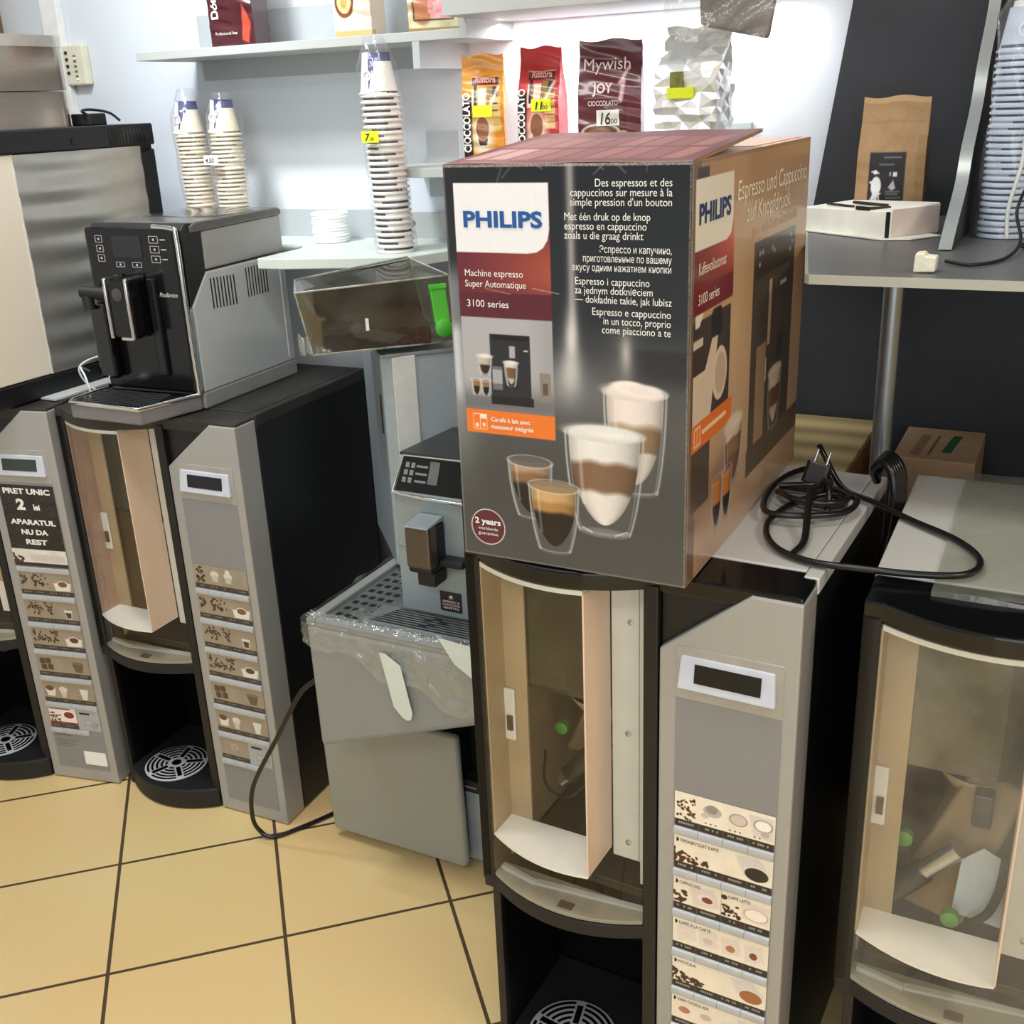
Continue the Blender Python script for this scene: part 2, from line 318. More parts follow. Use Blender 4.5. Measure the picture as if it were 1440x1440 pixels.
def label_card(style, row):
    c = Canvas(0.14, 0.056, 0.0008, (243, 232, 214) if style == 'cream' else (158, 146, 128)); q = random.Random(row*7+(3 if style == 'cream' else 0))
    c.noise(0.02, 5, row); w = (250, 247, 240) if style == 'cream' else (196, 186, 170)
    if style == 'cream':
        if row == 0:
            c.beans(0.004, 0.03, 0.013, 0.048, 40, 0.0021, row, taper=False); c.ell(0.054, 0.037, 0.013, 0.009, (190, 180, 176)); c.ell(0.053, 0.04, 0.0085, 0.007, (150, 142, 140)); c.ell(0.044, 0.028, 0.006, 0.004, (205, 196, 190))
            c.ell(0.09, 0.035, 0.012, 0.009, (214, 200, 192)); c.ring(0.09, 0.035, 0.012, 0.009, 0.0006, (140, 125, 118)); c.poly([(0.104, 0.05), (0.138, 0.05), (0.138, 0.014), (0.112, 0.018)], (214, 206, 204), 0.8, 3)
            c.ell(0.124, 0.036, 0.012, 0.008, w); c.ring(0.124, 0.036, 0.012, 0.009, 0.0007, (150, 130, 118)); c.ell(0.127, 0.024, 0.006, 0.005, (196, 178, 168))
            for k in range(8): c.ell(0.045+0.007*(k % 3)+0.034*(k//3), 0.016, 0.0012, 0.0012, (60, 40, 30))
        elif row in (1, 4):
            c.beans(-0.002, 0.05, 0.013, 0.036, 46, 0.0034, row, (74, 42, 26)); c.poly([(0.088, 0.05), (0.12, 0.054), (0.139, 0.03), (0.1, 0.02)], (218, 212, 208), 0.9, 5)
            c.ell(0.118, 0.026, 0.0185, 0.0125, (236, 230, 222)); c.ell(0.118, 0.026, 0.0165, 0.0108, (38, 34, 30) if row == 1 else (166, 106, 62))
        elif row == 2:
            c.beans(0.0, 0.02, 0.014, 0.034, 18, 0.003, 3, taper=False); c.poly([(0.025, 0.045), (0.06, 0.05), (0.069, 0.02), (0.03, 0.014)], (222, 210, 204), 0.9, 5); c.ell(0.048, 0.03, 0.012, 0.008, (240, 226, 216)); c.ell(0.05, 0.029, 0.008, 0.005, (128, 62, 48))
            c.line([(0.0705, 0.012), (0.0705, 0.056)], 0.0004, (150, 140, 130)); c.ell(0.0745, 0.045, 0.0045, 0.004, (40, 34, 32)); c.beans(0.072, 0.096, 0.014, 0.036, 20, 0.003, 9, taper=False); c.poly([(0.098, 0.05), (0.138, 0.046), (0.138, 0.016), (0.1, 0.018)], (226, 216, 206), 0.9, 5); c.ell(0.12, 0.029, 0.0165, 0.01, (250, 238, 226)); c.ring(0.12, 0.029, 0.0165, 0.01, 0.0006, (190, 172, 160))
        elif row == 3:
            for k, col in enumerate([(232, 216, 202), (214, 196, 182), (184, 122, 92), (130, 70, 52)]):
                x = 0.02+0.033*k; c.poly([(x-0.014, 0.045), (x+0.012, 0.05), (x+0.016, 0.022), (x-0.012, 0.016)], (226, 216, 208), 0.8, 5); c.ell(x, 0.029, 0.0105-0.001*k, 0.0075, (236, 226, 216)); c.ell(x, 0.029, 0.0088-0.001*k, 0.006, col)
        else:
            for k, col in enumerate([(186, 126, 104), (206, 190, 170), (226, 220, 212)]): x = 0.02+0.033*k; c.ell(x, 0.03, 0.011, 0.0078, (240, 230, 220)); c.ell(x, 0.03, 0.0088, 0.006, col)
            c.poly([(0.1, 0.05), (0.14, 0.05), (0.14, 0.02), (0.11, 0.016)], (216, 208, 204), 0.8, 5)
        cap = (40, 36, 36)
    else:
        if row == 0:
            c.beans(0.006, 0.028, 0.014, 0.05, 26, 0.003, 5, (50, 36, 28), False)
            for x in (0.055, 0.09): c.ell(x, 0.036, 0.011, 0.008, (214, 210, 204)); c.rect(x-0.008, x+0.008, 0.02, 0.034, (196, 190, 182), 1, 2, 0.004)
            c.ell(0.09, 0.046, 0.006, 0.005, (224, 220, 214))
        elif row in (1, 2, 3):
            c.beans(0.006, 0.075, 0.022, 0.05, 34, 0.0036, row, (66, 50, 38), False)
            if row == 2: c.poly([(0.103, 0.036), (0.125, 0.036), (0.121, 0.014), (0.108, 0.014)], (222, 218, 212)); c.poly([(0.106, 0.03), (0.122, 0.03), (0.12, 0.016), (0.109, 0.016)], (74, 56, 46))
            else: c.poly([(0.09, 0.032), (0.136, 0.034), (0.132, 0.014), (0.094, 0.013)], (226, 224, 220), 1, 2); c.ell(0.114, 0.03, 0.015, 0.009, (232, 228, 222)); c.ell(0.114, 0.03, 0.012, 0.007, (126, 86, 52) if row == 1 else (94, 66, 50))
        elif row == 4:
            for x, y in ((0.014, 0.04), (0.03, 0.041), (0.016, 0.024), (0.034, 0.025)): c.rect(x-0.007, x+0.008, y-0.008, y+0.007, (86, 66, 54), 1, 2, 0.003)
            c.poly([(0.094, 0.04), (0.126, 0.04), (0.119, 0.016), (0.102, 0.016)], (104, 88, 72)); c.ell(0.11, 0.04, 0.016, 0.004, (128, 110, 92))
        elif row == 5:
            c.poly([(0.006, 0.036), (0.034, 0.036), (0.03, 0.016), (0.01, 0.016)], (226, 222, 216), 1, 2); c.ell(0.018, 0.037, 0.011, 0.007, (112, 70, 52)); c.ell(0.055, 0.036, 0.011, 0.008, (222, 214, 204)); c.poly([(0.046, 0.03), (0.064, 0.03), (0.06, 0.014), (0.05, 0.014)], (206, 196, 184)); c.poly([(0.1, 0.042), (0.124, 0.042), (0.118, 0.014), (0.106, 0.014)], (222, 220, 214), 1, 2)
        else:
            c.rect(0.078, 0.14, 0, 0.056, (172, 174, 178)); c.ell(0.038, 0.034, 0.009, 0.009, (190, 180, 164)); c.rect(0.033, 0.043, 0.027, 0.04, (160, 148, 130)); c.rect(0.098, 0.114, 0.014, 0.03, (150, 152, 158), 1, 1, 0.002); c.rect(0.1, 0.112, 0.016, 0.028, (184, 187, 192), 1, 1, 0.002)
        cap = (58, 52, 48)
    x1 = 0.14 if not (style == 'brown' and row == 6) else 0.078
    c.rect(0, x1, -0.001, 0.0115, cap)
    for k in range(4):
        if 0.035*k+0.03 > x1+0.001: break
        for t in range(7):
            if q.random() < 0.75: c.rect(0.035*k+0.006+0.0032*t, 0.035*k+0.0082+0.0032*t, 0.0045, 0.0078, (200, 194, 186) if style == 'cream' else (150, 142, 134), 0.8)
    for x in (0.035, 0.07, 0.105):
        if x < x1: c.line([(x, 0), (x, 0.0115)], 0.0003, (120, 116, 112))
    return c
CARDS = {}
def ring_sector(b, r0, r1, a0, a1, z0, z1):
    n = max(3, int((a1-a0)/0.12)); P = [(r1*math.cos(a0+(a1-a0)*i/n), r1*math.sin(a0+(a1-a0)*i/n)) for i in range(n+1)]+[(r0*math.cos(a1-(a1-a0)*i/n), r0*math.sin(a1-(a1-a0)*i/n)) for i in range(n+1)]; b.prism(P, 'z', z0, z1)
def grid_slots():
    b = MB().lathe([(0.0115, 0.0024), (0.0115, 0.0034)], 24)
    for k in range(5):
        a = 2*PI*k/5+0.52
        for r in (0.0215, 0.0325, 0.0435, 0.0545, 0.0645): g = 0.0085/r; ring_sector(b, r, r+0.0052, a+g, a+2*PI/5-g, 0.0024, 0.0032)
        c, n = math.cos(a), math.sin(a); b.prism([(c*r-n*w, n*r+c*w) for r, w in ((0.023, -0.005), (0.062, -0.005), (0.062, 0.005), (0.023, 0.005))], 'z', 0.0024, 0.0035)
    return b
def vending(label, loc, rz, style, lid, signs=True):
    t = thing('vending_machine', label, 'vending machine', loc, rz, 'hot drink vending machines in a row'); H, D = 0.946, 0.485
    b = MB()
    b.box(-0.48, -0.462, 0, D, 0.366, 0.93); b.box(-0.464, -0.45, 0.0, D, 0, 0.366); b.box(-0.012, 0, 0.068, D, 0.004, 0.93); b.box(-0.464, 0, D-0.012, D, 0, 0.93)
    b.box(-0.462, -0.012, 0.07, D-0.012, 0.362, 0.376); b.box(-0.2, -0.188, 0.012, D-0.012, 0.0, 0.93); b.box(-0.208, -0.187, 0.0, 0.012, 0.05, 0.93); b.box(-0.48, XW0, 0, 0.02, 0.366, 0.93)
    b.prism([(-0.187, 0.8), (-0.187, 0.936), (-0.03, 0.936), (-0.03, 0.90)], 'y', 0.012, 0.068)
    b.build('body', BLACK, t, bevel=0.002)
    cap = [(-0.48, 0.086), (-0.48, 0.0)]+[(XW0+(XW1-XW0)*i/14, bulge(XW0+(XW1-XW0)*i/14, 0.040)) for i in range(15)]+[(-0.187, 0.004), (-0.002, 0.004), (-0.002, 0.086)]
    MB().prism(cap, 'z', 0.921, H).build('top_rim', BLACKG if lid is LIDM else DUSTY, t, bevel=0.003)
    l = B(-0.481, -0.020, 0.086, D+0.002, 0.928, H+0.002).build('lid', lid, t, bevel=0.002)
    B(-0.019, 0.001, 0.068, D+0.002, 0.925, H+0.002).build('lid_edge', lid, t, bevel=0.002)
    # door with the cut corner
    MB().prism([(-0.185, 0.003), (0, 0.003), (0, 0.940), (-0.065, 0.940), (-0.185, 0.843)], 'y', 0, 0.066).build('door', SILVER, t, bevel=0.003)
    B(-0.161, -0.0185, -0.0012, 0.001, 0.776, 0.853).build('display_surround', mat('surround_silver', (172, 170, 166), 0.38, 0.25), t, bevel=0.001)
    bz = MB().hexa([(-0.157, -0.0085, 0.7935), (-0.027, -0.0085, 0.7935), (-0.027, 0, 0.7935), (-0.157, 0, 0.7935), (-0.154, -0.003, 0.841), (-0.03, -0.003, 0.841), (-0.03, 0.001, 0.841), (-0.154, 0.001, 0.841)]).build('display', BEZEL, t, bevel=0.002)
    def tilt(x, z): return (x, -0.0085+0.0055*(z-0.7935)/0.0475-0.0012, z)
    MB().add([tilt(-0.134, 0.806), tilt(-0.046, 0.806), tilt(-0.046, 0.832), tilt(-0.134, 0.832), *[(x, y+0.0011, z) for x, y, z in (tilt(-0.134, 0.806), tilt(-0.046, 0.806), tilt(-0.046, 0.832), tilt(-0.134, 0.832))]],
             [(0, 1, 2, 3), (7, 6, 5, 4), (0, 4, 5, 1), (1, 5, 6, 2), (2, 6, 7, 3), (3, 7, 4, 0)]).build('screen', SCREENG if style == 'sign' else SCREEN, bz)
    B(-0.161, -0.0185, -0.0008, 0.001, 0.035, 0.776).build('card_insert', PLATE, t)
    rows = range(0 if style != 'sign' else 1, 7)
    st = 'cream' if style == 'cream' else 'brown'
    for r in rows:
        z0 = 0.574-0.0712*r
        if (st, r) not in CARDS: CARDS[(st, r)] = label_card(st, r)
        CARDS[(st, r)].sheet('selection_label', PR, t, front(-0.1595, z0, -0.0015))
        for k in range(4):
            if st == 'brown' and r == 6 and k == 3: continue
            MB().prism([(-0.001, z0-0.0148), (-0.005, z0-0.0135), (-0.0062, z0-0.008), (-0.005, z0-0.0025), (-0.001, z0-0.0012)], 'x', -0.1595+0.0352*k, -0.1595+0.0352*k+0.0347).build('button', BTN, t, smooth=50)
    if style == 'sign': B(-0.1595, -0.0195, -0.005, -0.001, 0.5595, 0.5725).build('button', BTN, t, bevel=0.002)
    if st == 'cream':
        f = lambda u, v: (-0.1595+u, -0.0021, v)
        z = lambda r: 0.574-0.0712*r+0.0455
        lettering('label_lettering', [('FERSKBRYGGET KAFFE', 0.009, z(1), 0.0075, dict(fit=0.055)), ('CAPPUCCINO', 0.009, z(2), 0.007, dict(fit=0.031)), ('CAFFE LATTE', 0.08, z(2), 0.007, dict(fit=0.031)), ('KAFFE À LA CARTE', 0.009, z(3), 0.0075, dict(fit=0.047)), ('MOCKA', 0.009, z(4), 0.0075, {}), ('VARM CHOKOLADE', 0.009, z(5), 0.0075, dict(fit=0.048))], INK, t, f)
        b = MB()
        for r in (1, 2, 3, 4, 5): b.prism(arc(-0.156, z(r)+0.0025, 0.0035, -PI/2, PI/2, 8), 'y', -0.0021, -0.0016)
        b.build('label_mark', INK, t)
    else:
        MB().lathe([(0.0068, 0), (0.0068, 0.004), (0.004, 0.005)], 16).xf(Matrix.Translation((-0.034, -0.001, 0.166)) @ Matrix.Rotation(PI/2, 4, 'X')).build('lock', STEEL, t, smooth=40)
        B(-0.073, -0.045, -0.0022, -0.001, 0.197-0.006, 0.2-0.005).build('coin_slot_mark', BLACKG, t)
    # window side
    b = MB().grid(lambda u, v: (XW0+(XW1-XW0)*u, bulge(XW0+(XW1-XW0)*u), 0.384+0.537*v), 20, 2); b.build('window', PANEH if style == 'open' else PANE, t, smooth=60)
    ins = B(-0.462, -0.200, 0.30, 0.306, 0.376, 0.93).build('cabinet_lining', BROWNIN, t)
    B(-0.4615, -0.4585, 0.06, 0.3, 0.376, 0.92).build('lining_side', TAN, ins); 
    B(-0.4615, -0.2005, 0.07, 0.3, 0.376, 0.379).build('lining_floor', mat('dark_tray_floor', (66, 62, 56), 0.4), ins)
    B(-0.4575, -0.418, 0.056, 0.060, 0.458, 0.92).build('inner_strip', TAN, ins)
    lt = MB().prism([(XW0+0.002+(0.174)*i/10, bulge(XW0+0.002+0.174*i/10)+0.003) for i in range(11)]+[(-0.281, 0.056), (-0.456, 0.056)], 'z', 0.4545, 0.458).build('light_tray', CREAM, t)
    MB().prism([(XW0+0.002+(0.174)*i/10, bulge(XW0+0.002+0.174*i/10)+0.003) for i in range(11)]+[(-0.281, 0.056), (-0.456, 0.056)], 'z', 0.911, 0.918).build('light_tray_top', PALEIN, lt)
    B(-0.283, -0.2805, bulge(-0.281)+0.003, 0.056, 0.458, 0.911).build('light_tray_side', PEACH, lt)
    B(-0.4575, -0.455, 0.004, 0.056, 0.458, 0.911).build('light_tray_side', TAN if style != 'brown' else mat('pinkish_plastic', (176, 146, 128), 0.3, var=0.1), lt)
    w = MB().box(-0.279, -0.2085, 0.058, 0.062, 0.44, 0.915).box(-0.235, -0.2085, 0.0575, 0.0615, 0.40, 0.44).build('inner_panel', PALEIN, t)
    B(-0.2375, -0.2365, 0.057, 0.0585, 0.44, 0.915).build('panel_seam', mat('seam_grey', (150, 152, 150), 0.5), w)
    B(-0.225, -0.2085, 0.0565, 0.058, 0.73, 0.912).build('panel_notch', mat('olive_gap', (64, 66, 52), 0.5), w)
    for z in (0.47, 0.66, 0.84): MB().lathe([(0.0045, 0), (0.0045, 0.002), (0.002, 0.003)], 12).xf(Matrix.Translation((-0.254+0.004*(z > 0.8), 0.058, z)) @ Matrix.Rotation(PI/2, 4, 'X')).build('screw', STEEL, w, smooth=40)
    lg = MB().prism(bpoly(0.034, 0.03, inset=0.001), 'z', 0.377, 0.3835).build('window_ledge', LEDGE, t, bevel=0.001)
    MB().prism([(-0.452, 0.012), (-0.39, 0.0), (-0.386, 0.006), (-0.45, 0.02)], 'z', 0.3835, 0.391).prism([(-0.388, 0.002), (-0.212, 0.02), (-0.212, 0.028), (-0.388, 0.012)], 'z', 0.3835, 0.388).build('acrylic_strip', mat('frosted_strip', (186, 188, 184), 0.3), lg)
    B(-0.335, -0.312, -0.026, -0.012, 0.3835, 0.386).build('ledge_magnet', mat('brown_pad', (86, 70, 62), 0.5), lg)
    # works behind the window
    can = MB().prism([(-0.45, 0.07), (-0.42, 0.062), (-0.31, 0.062), (-0.288, 0.075), (-0.288, 0.24), (-0.45, 0.24)], 'z', 0.69, 0.905).build('canister', CANH if style == 'open' else CANI, t, bevel=0.012)
    B(-0.43, -0.305, 0.11, 0.2, 0.715, 0.86).build('canister_powder', mat('dark_powder', (58, 52, 40), 0.8, var=0.3, scale=12), can, bevel=0.03)
    ml = B(-0.4575, -0.438, 0.05, 0.056, 0.6, 0.69).build('latch', PALEIN, t, bevel=0.003); B(-0.45, -0.441, 0.046, 0.05, 0.62, 0.645).build('latch_pin', mat('latch_brown', (96, 66, 44), 0.5), ml)
    fn = MB().lathe([(0.006, 0), (0.035, 0.03), (0.055, 0.058), (0.056, 0.062), (0.05, 0.06), (0.03, 0.033)], 22, (-0.335, 0.155, 0.60), False).build('mixing_bowl', TAN, t, smooth=40)
    rt = 0.014
    if style == 'open':
        MB().hexa([(-0.43, 0.13, 0.43), (-0.33, 0.10, 0.43), (-0.33, 0.17, 0.42), (-0.43, 0.19, 0.42), (-0.335, 0.10, 0.70), (-0.272, 0.10, 0.66), (-0.272, 0.17, 0.66), (-0.335, 0.17, 0.70)]).build('brewer_arm', mat('tan_plastic', (150, 128, 96), 0.45, var=0.08), t, bevel=0.006)
        MB().tube([(-0.44, 0.085, 0.455), (-0.385, 0.085, 0.52)], 0.017, 16).build('auger_tube', mat('dark_tube', (58, 56, 50), 0.35), t, smooth=40); MB().tube([(-0.385, 0.085, 0.52), (-0.345, 0.085, 0.567)], 0.013, 16).build('auger_end', STEEL, t, smooth=40)
        B(-0.335, -0.31, 0.08, 0.105, 0.61, 0.66).build('arm_window', BLACKG, t, bevel=0.003)
        MB().prism([(-0.345, 0.462), (-0.283, 0.455), (-0.283, 0.56), (-0.315, 0.575), (-0.34, 0.55)], 'y', 0.088, 0.09).build('service_card', mat('pale_blue_card', (200, 212, 220), 0.5), t)
        MB().tube(spline([(-0.32, 0.075, 0.46), (-0.3, 0.07, 0.49), (-0.29, 0.072, 0.53), (-0.287, 0.075, 0.58)]), 0.006, 8).build('hose', BLACKM, t, smooth=40)
        for p in ((-0.415, 0.10, 0.56), (-0.345, 0.075, 0.467)): MB().lathe([(0.012, 0), (0.012, 0.012), (0.009, 0.014)], 14).xf(Matrix.Translation(p) @ Matrix.Rotation(PI/2, 4, 'X')).build('knob', GREEN, t, smooth=40)
    else:
        MB().tube([(-0.39, 0.14, 0.50), (-0.31, 0.14, 0.60)], 0.017, 16).build('auger_tube', mat('dark_tube', (58, 56, 50), 0.35), t, smooth=40); MB().tube([(-0.405, 0.14, 0.483), (-0.39, 0.14, 0.50)], 0.011, 16).build('auger_end', STEEL, t, smooth=40)
        MB().hexa([(-0.43, 0.2, 0.50), (-0.3, 0.2, 0.50), (-0.3, 0.24, 0.50), (-0.43, 0.24, 0.50), (-0.38, 0.2, 0.62), (-0.3, 0.2, 0.66), (-0.3, 0.24, 0.66), (-0.38, 0.24, 0.62)]).build('bracket', mat('tan_plastic', (150, 128, 96), 0.45, var=0.08), t, bevel=0.006)
        MB().lathe([(0.011, 0), (0.011, 0.012), (0.008, 0.014)], 14).xf(Matrix.Translation((-0.41, 0.16, 0.575)) @ Matrix.Rotation(PI/2, 4, 'X')).build('knob', GREEN, t, smooth=40)
        MB().tube(spline([(-0.43, 0.13, 0.54), (-0.42, 0.11, 0.49), (-0.38, 0.11, 0.478), (-0.345, 0.13, 0.51), (-0.33, 0.12, 0.47)]), 0.0025, 6).build('hose', BLACKM, t, smooth=40)
    # cup bay
    nb = MB().box(-0.462, -0.2, 0.205, 0.213, 0.05, 0.362).box(-0.462, -0.45, 0.012, 0.205, 0.05, 0.362).box(-0.212, -0.2, 0.012, 0.205, 0.05, 0.362).build('cup_bay', BLACKG, t)
    MB().prism(bpoly(0.036, 0.02, -0.478, -0.19), 'z', 0.352, 0.376).build('bay_top_rim', BLACKM, t, bevel=0.002)
    B(-0.36, -0.30, 0.06, 0.13, 0.30, 0.352).build('spout', BLACKM, nb, bevel=0.006)
    dt = MB().prism([(-0.476+0.286*i/16, 0.02-0.068*max(0.0, 1-((-0.476+0.286*i/16+0.322)/0.158)**2)) for i in range(17)]+[(-0.19, 0.205), (-0.476, 0.205)], 'z', 0.002, 0.052).build('drip_tray', BLACKM, t, bevel=0.004)
    MB().lathe([(0.077, 0), (0.077, 0.0012)], 40).xf(Matrix.Translation((-0.352, 0.045, 0.052))).build('tray_well', BLACKG, dt)
    MB().lathe([(0.0745, 0), (0.0745, 0.002), (0.0735, 0.0026)], 48).xf(Matrix.Translation((-0.352, 0.045, 0.0530))).build('cup_grid', GRIDM, dt, smooth=40)
    grid_slots().xf(Matrix.Translation((-0.352, 0.045, 0.0532))).build('grid_slots', BLACKG, dt)
    return t

M1 = vending('silver and black vending machine with the black price notice on its door, far left', (-1.923, 1.5265, 0), 0.2103, 'sign', DUSTY)
M2 = vending('silver and black vending machine with brown drink labels, under the black and silver espresso machine', (-1.4405, 1.5666, 0), 0.0426, 'brown', DUSTY)
M3 = vending('silver and black vending machine with cream drink labels, under the large printed carton', (-0.2434, 1.1972, 0), -0.0327, 'cream', LIDM)
M4 = vending('vending machine with a smeared window and film over its grey lid, at the right edge', (0.3008, 1.2299, 0), 0.0109, 'open', LIDM)

# price notice and stickers on the far left machine
c = Canvas(0.142, 0.196, 0.0009, (30, 26, 25)); q = random.Random(5)
for _ in range(420):
    x, y = q.random()*0.142, q.random()*0.196; a = q.random()*PI; c.ell(x, y, 0.0035, 0.0022, [k*(0.6+q.random()) for k in (40, 32, 28)], 1, 1, a)
for _ in range(500): c.ell(q.random()*0.142, q.random()*0.196, 0.0006, 0.0004, (130, 122, 116), 0.8)
c.rect(-0.01, 0.15, -0.01, 0.042, (226, 222, 214)); c.noise(0.012, 10, 2); c.rect(0, 0.142, 0, 0.009, (46, 38, 34)); c.beans(0.002, 0.03, 0.008, 0.036, 24, 0.0035, 3, (70, 44, 36), True)
c.rect(0.045, 0.138, 0.014, 0.03, (196, 188, 178), 0.6, 6)
sg = c.sheet('price_notice', PR, M1, front(-0.161, 0.5745, -0.0022), label='black notice with white lettering')
f = lambda u, v: (-0.161+u, -0.0030, 0.5745+v)
lettering('notice_lettering', [('PRET UNIC', 0.071, 0.176, 0.0175, dict(align='CENTER', bold=0.045, wide=1.1, fit=0.122)), ('2', 0.05, 0.139, 0.034, dict(align='CENTER', bold=0.05, wide=1.25)), ('lei', 0.082, 0.139, 0.0185, dict(bold=0.04)),
    ('APARATUL', 0.073, 0.103, 0.0165, dict(align='CENTER', bold=0.045, fit=0.118)), ('NU DA', 0.071, 0.079, 0.0165, dict(align='CENTER', bold=0.045, fit=0.07)), ('REST', 0.071, 0.055, 0.0165, dict(align='CENTER', bold=0.045, fit=0.056))], INKW, sg, f)
c = Canvas(0.075, 0.046, 0.0009, (238, 230, 226)); c.beans(0.002, 0.03, 0.004, 0.03, 24, 0.003, 8, (104, 50, 44), False); c.ell(0.054, 0.026, 0.019, 0.013, (246, 240, 236)); c.ell(0.055, 0.026, 0.014, 0.009, (128, 52, 44)); c.rect(0, 0.075, 0, 0.006, (110, 40, 42)); c.rect(0.002, 0.06, 0.04, 0.044, (120, 90, 90))
c.sheet('drink_sticker', PR, M1, front(-0.158, 0.148+0.01, -0.0022), label='red and white drink sticker')
B(-0.083, -0.0225, -0.0022, -0.0006, 0.05, 0.086).build('blank_sticker', mat('white_paper', (242, 241, 238), 0.6), M1, label='blank white sticker')
for k, (w_, z_) in enumerate(((0.045, 0.124), (0.06, 0.112), (0.052, 0.106), (0.056, 0.1), (0.04, 0.094))): B(-0.155, -0.155+w_, -0.0012, -0.0004, z_, z_+(0.005 if k == 0 else 0.0022)).build('printed_line', INKG, M1)
# bags of coffee printed behind the far left machine's own window
c = Canvas(0.069, 0.20, 0.001, (236, 236, 234)); c.beans(0.0, 0.06, 0.10, 0.19, 60, 0.006, 4, (86, 50, 30), False); c.rect(0, 0.24, 0, 0.08, (240, 240, 240)); c.ell(0.03, 0.09, 0.03, 0.014, (200, 160, 110))
c.sheet('window_poster', PR, M1, front(-0.278, 0.42, 0.0562), label='poster of coffee beans behind the window')

# film and dust sheet over the right hand machine's lid
fl = MB().grid(lambda u, v: (-0.41+0.40*u, 0.045+0.47*v, 0.9515+0.0012*math.sin(9*u+4*v)+0.0006*math.sin(31*u*v+8*v)), 24, 24)
fl.add([], []); n0 = len(fl.v)
fl.grid(lambda u, v: (-0.41+0.40*u, 0.045-0.006*v, 0.9515-0.028*v+0.002*math.sin(14*u)), 24, 3)
fl.build('lid_film', clear('cloudy_film', (228, 230, 224), 0.3, 0.12, 0.35, (190, 192, 180), 5, 0.3, 18), M4, smooth=60, label='cloudy plastic film')

# ================================================================ THE PRINTED CARTON
CARD = mat('brown_cardboard', (166, 132, 96), 0.75, var=0.08, scale=16)
PRG = printed('gloss_print', 0.3, 0.35); PRM = printed('matt_print', 0.5)
bx = thing('carton', 'large printed carton with coffee glasses, standing on a vending machine with a grey lid', 'box', (-0.6975, 1.176, 0.9485), -0.004)
BW, BD, BH = 0.312, 0.548, 0.504
B(0.001, BW-0.001, 0.001, BD, 0, BH-0.002).build('carton_body', CARD, bx, bevel=0.002)
c = Canvas(BW, BH, 0.0009, (60, 60, 62)); u, v = c.u, c.v
sm = lambda x, a, b: np.clip((x-a)/(b-a), 0, 1)**2*(3-2*np.clip((x-a)/(b-a), 0, 1))
c.c[:] = np.stack([np.interp(v, [0, 0.12, 0.2, 0.27, 0.33, 0.5], k) for k in ([74, 70, 84, 74, 40, 30], [75, 71, 85, 75, 43, 33], [76, 72, 86, 77, 47, 37])], -1)
c.mix(0.55*np.exp(-((u-0.0)/0.03)**2)*sm(v, 0.05, 0.25)*(1-sm(v, 0.36, 0.4)), (190, 195, 200)); c.mix(0.8*np.exp(-((u-0.004)/0.010)**2)*sm(v, 0.20, 0.24)*(1-sm(v, 0.30, 0.32)), (214, 220, 226))
c.mix(0.5*np.exp(-((u-0.15)/0.028)**2)*np.exp(-((v-0.245)/0.03)**2), (176, 176, 178)); c.mix(0.35*np.exp(-((u-0.2)/0.05)**2)*np.exp(-((v-0.235)/0.03)**2), (150, 150, 152))
c.mix(0.85*np.exp(-((u-0.167)/0.0055)**2)*sm(v, 0.28, 0.32), (168, 166, 166)); c.mix(0.9*np.exp(-((u-0.165)/0.009)**2)*np.exp(-((v-0.30)/0.035)**2), (226, 224, 222)); c.mix(0.8*np.exp(-((u-0.163)/0.014)**2)*np.exp(-((v-0.26)/0.028)**2), (205, 204, 203))
c.mix(0.75*np.exp(-((u-0.235)/0.007)**2)*np.exp(-((v-0.29)/0.022)**2), (226, 220, 214)); c.mix(0.4*np.exp(-((u-0.232)/0.018)**2)*np.exp(-((v-0.275)/0.05)**2), (150, 148, 146))
c.mix(0.7*sm(u, 0.20, 0.26)*sm(v, 0.24, 0.27)*(1-sm(v, 0.29, 0.30))*(1-np.exp(-((u-0.235)/0.015)**2)), (38, 38, 40))
# badge column
c.fill(c.sdpoly([(0.013, 0.483), (0.14, 0.483), (0.14, 0.35), (0.013, 0.35)]), (106, 40, 52), (196, 98, 62), np.clip((u-0.02)/0.12, 0, 1)*np.clip((v-0.33)/0.08, 0, 1)*np.clip((0.43-v)/0.06, 0, 1)*1.3)
c.rect(0.013, 0.14, 0.322, 0.354, (92, 36, 46))
c.poly([(0.013, 0.402), (0.013, 0.483), (0.1395, 0.483), (0.1395, 0.43), (0.137, 0.418), (0.131, 0.409), (0.122, 0.4035), (0.11, 0.402)], (240, 241, 246))
c.rect(0.014, 0.14, 0.204, 0.323, (176, 176, 180)); c.mix(((u > 0.014) & (u < 0.14) & (v > 0.204) & (v < 0.323))*(0.6*np.exp(-((v-0.213)/0.02)**2)), (70, 70, 74)); c.mix(((u > 0.014) & (u < 0.14) & (v > 0.204) & (v < 0.323))*(0.25*sm(u, 0.1, 0.14)), (120, 120, 124))
c.rect(0.053, 0.109, 0.222, 0.303, (44, 44, 48)); c.rect(0.052, 0.112, 0.213, 0.224, (30, 30, 33)); c.rect(0.056, 0.107, 0.296, 0.302, (26, 26, 28)); c.rect(0.08, 0.088, 0.274, 0.289, (172, 174, 178)); c.rect(0.073, 0.091, 0.236, 0.268, (22, 22, 24)); c.rect(0.055, 0.069, 0.232, 0.262, (112, 112, 116)); c.rect(0.055, 0.069, 0.24, 0.258, (168, 168, 172)); c.rect(0.1, 0.106, 0.283, 0.285, (190, 190, 190))
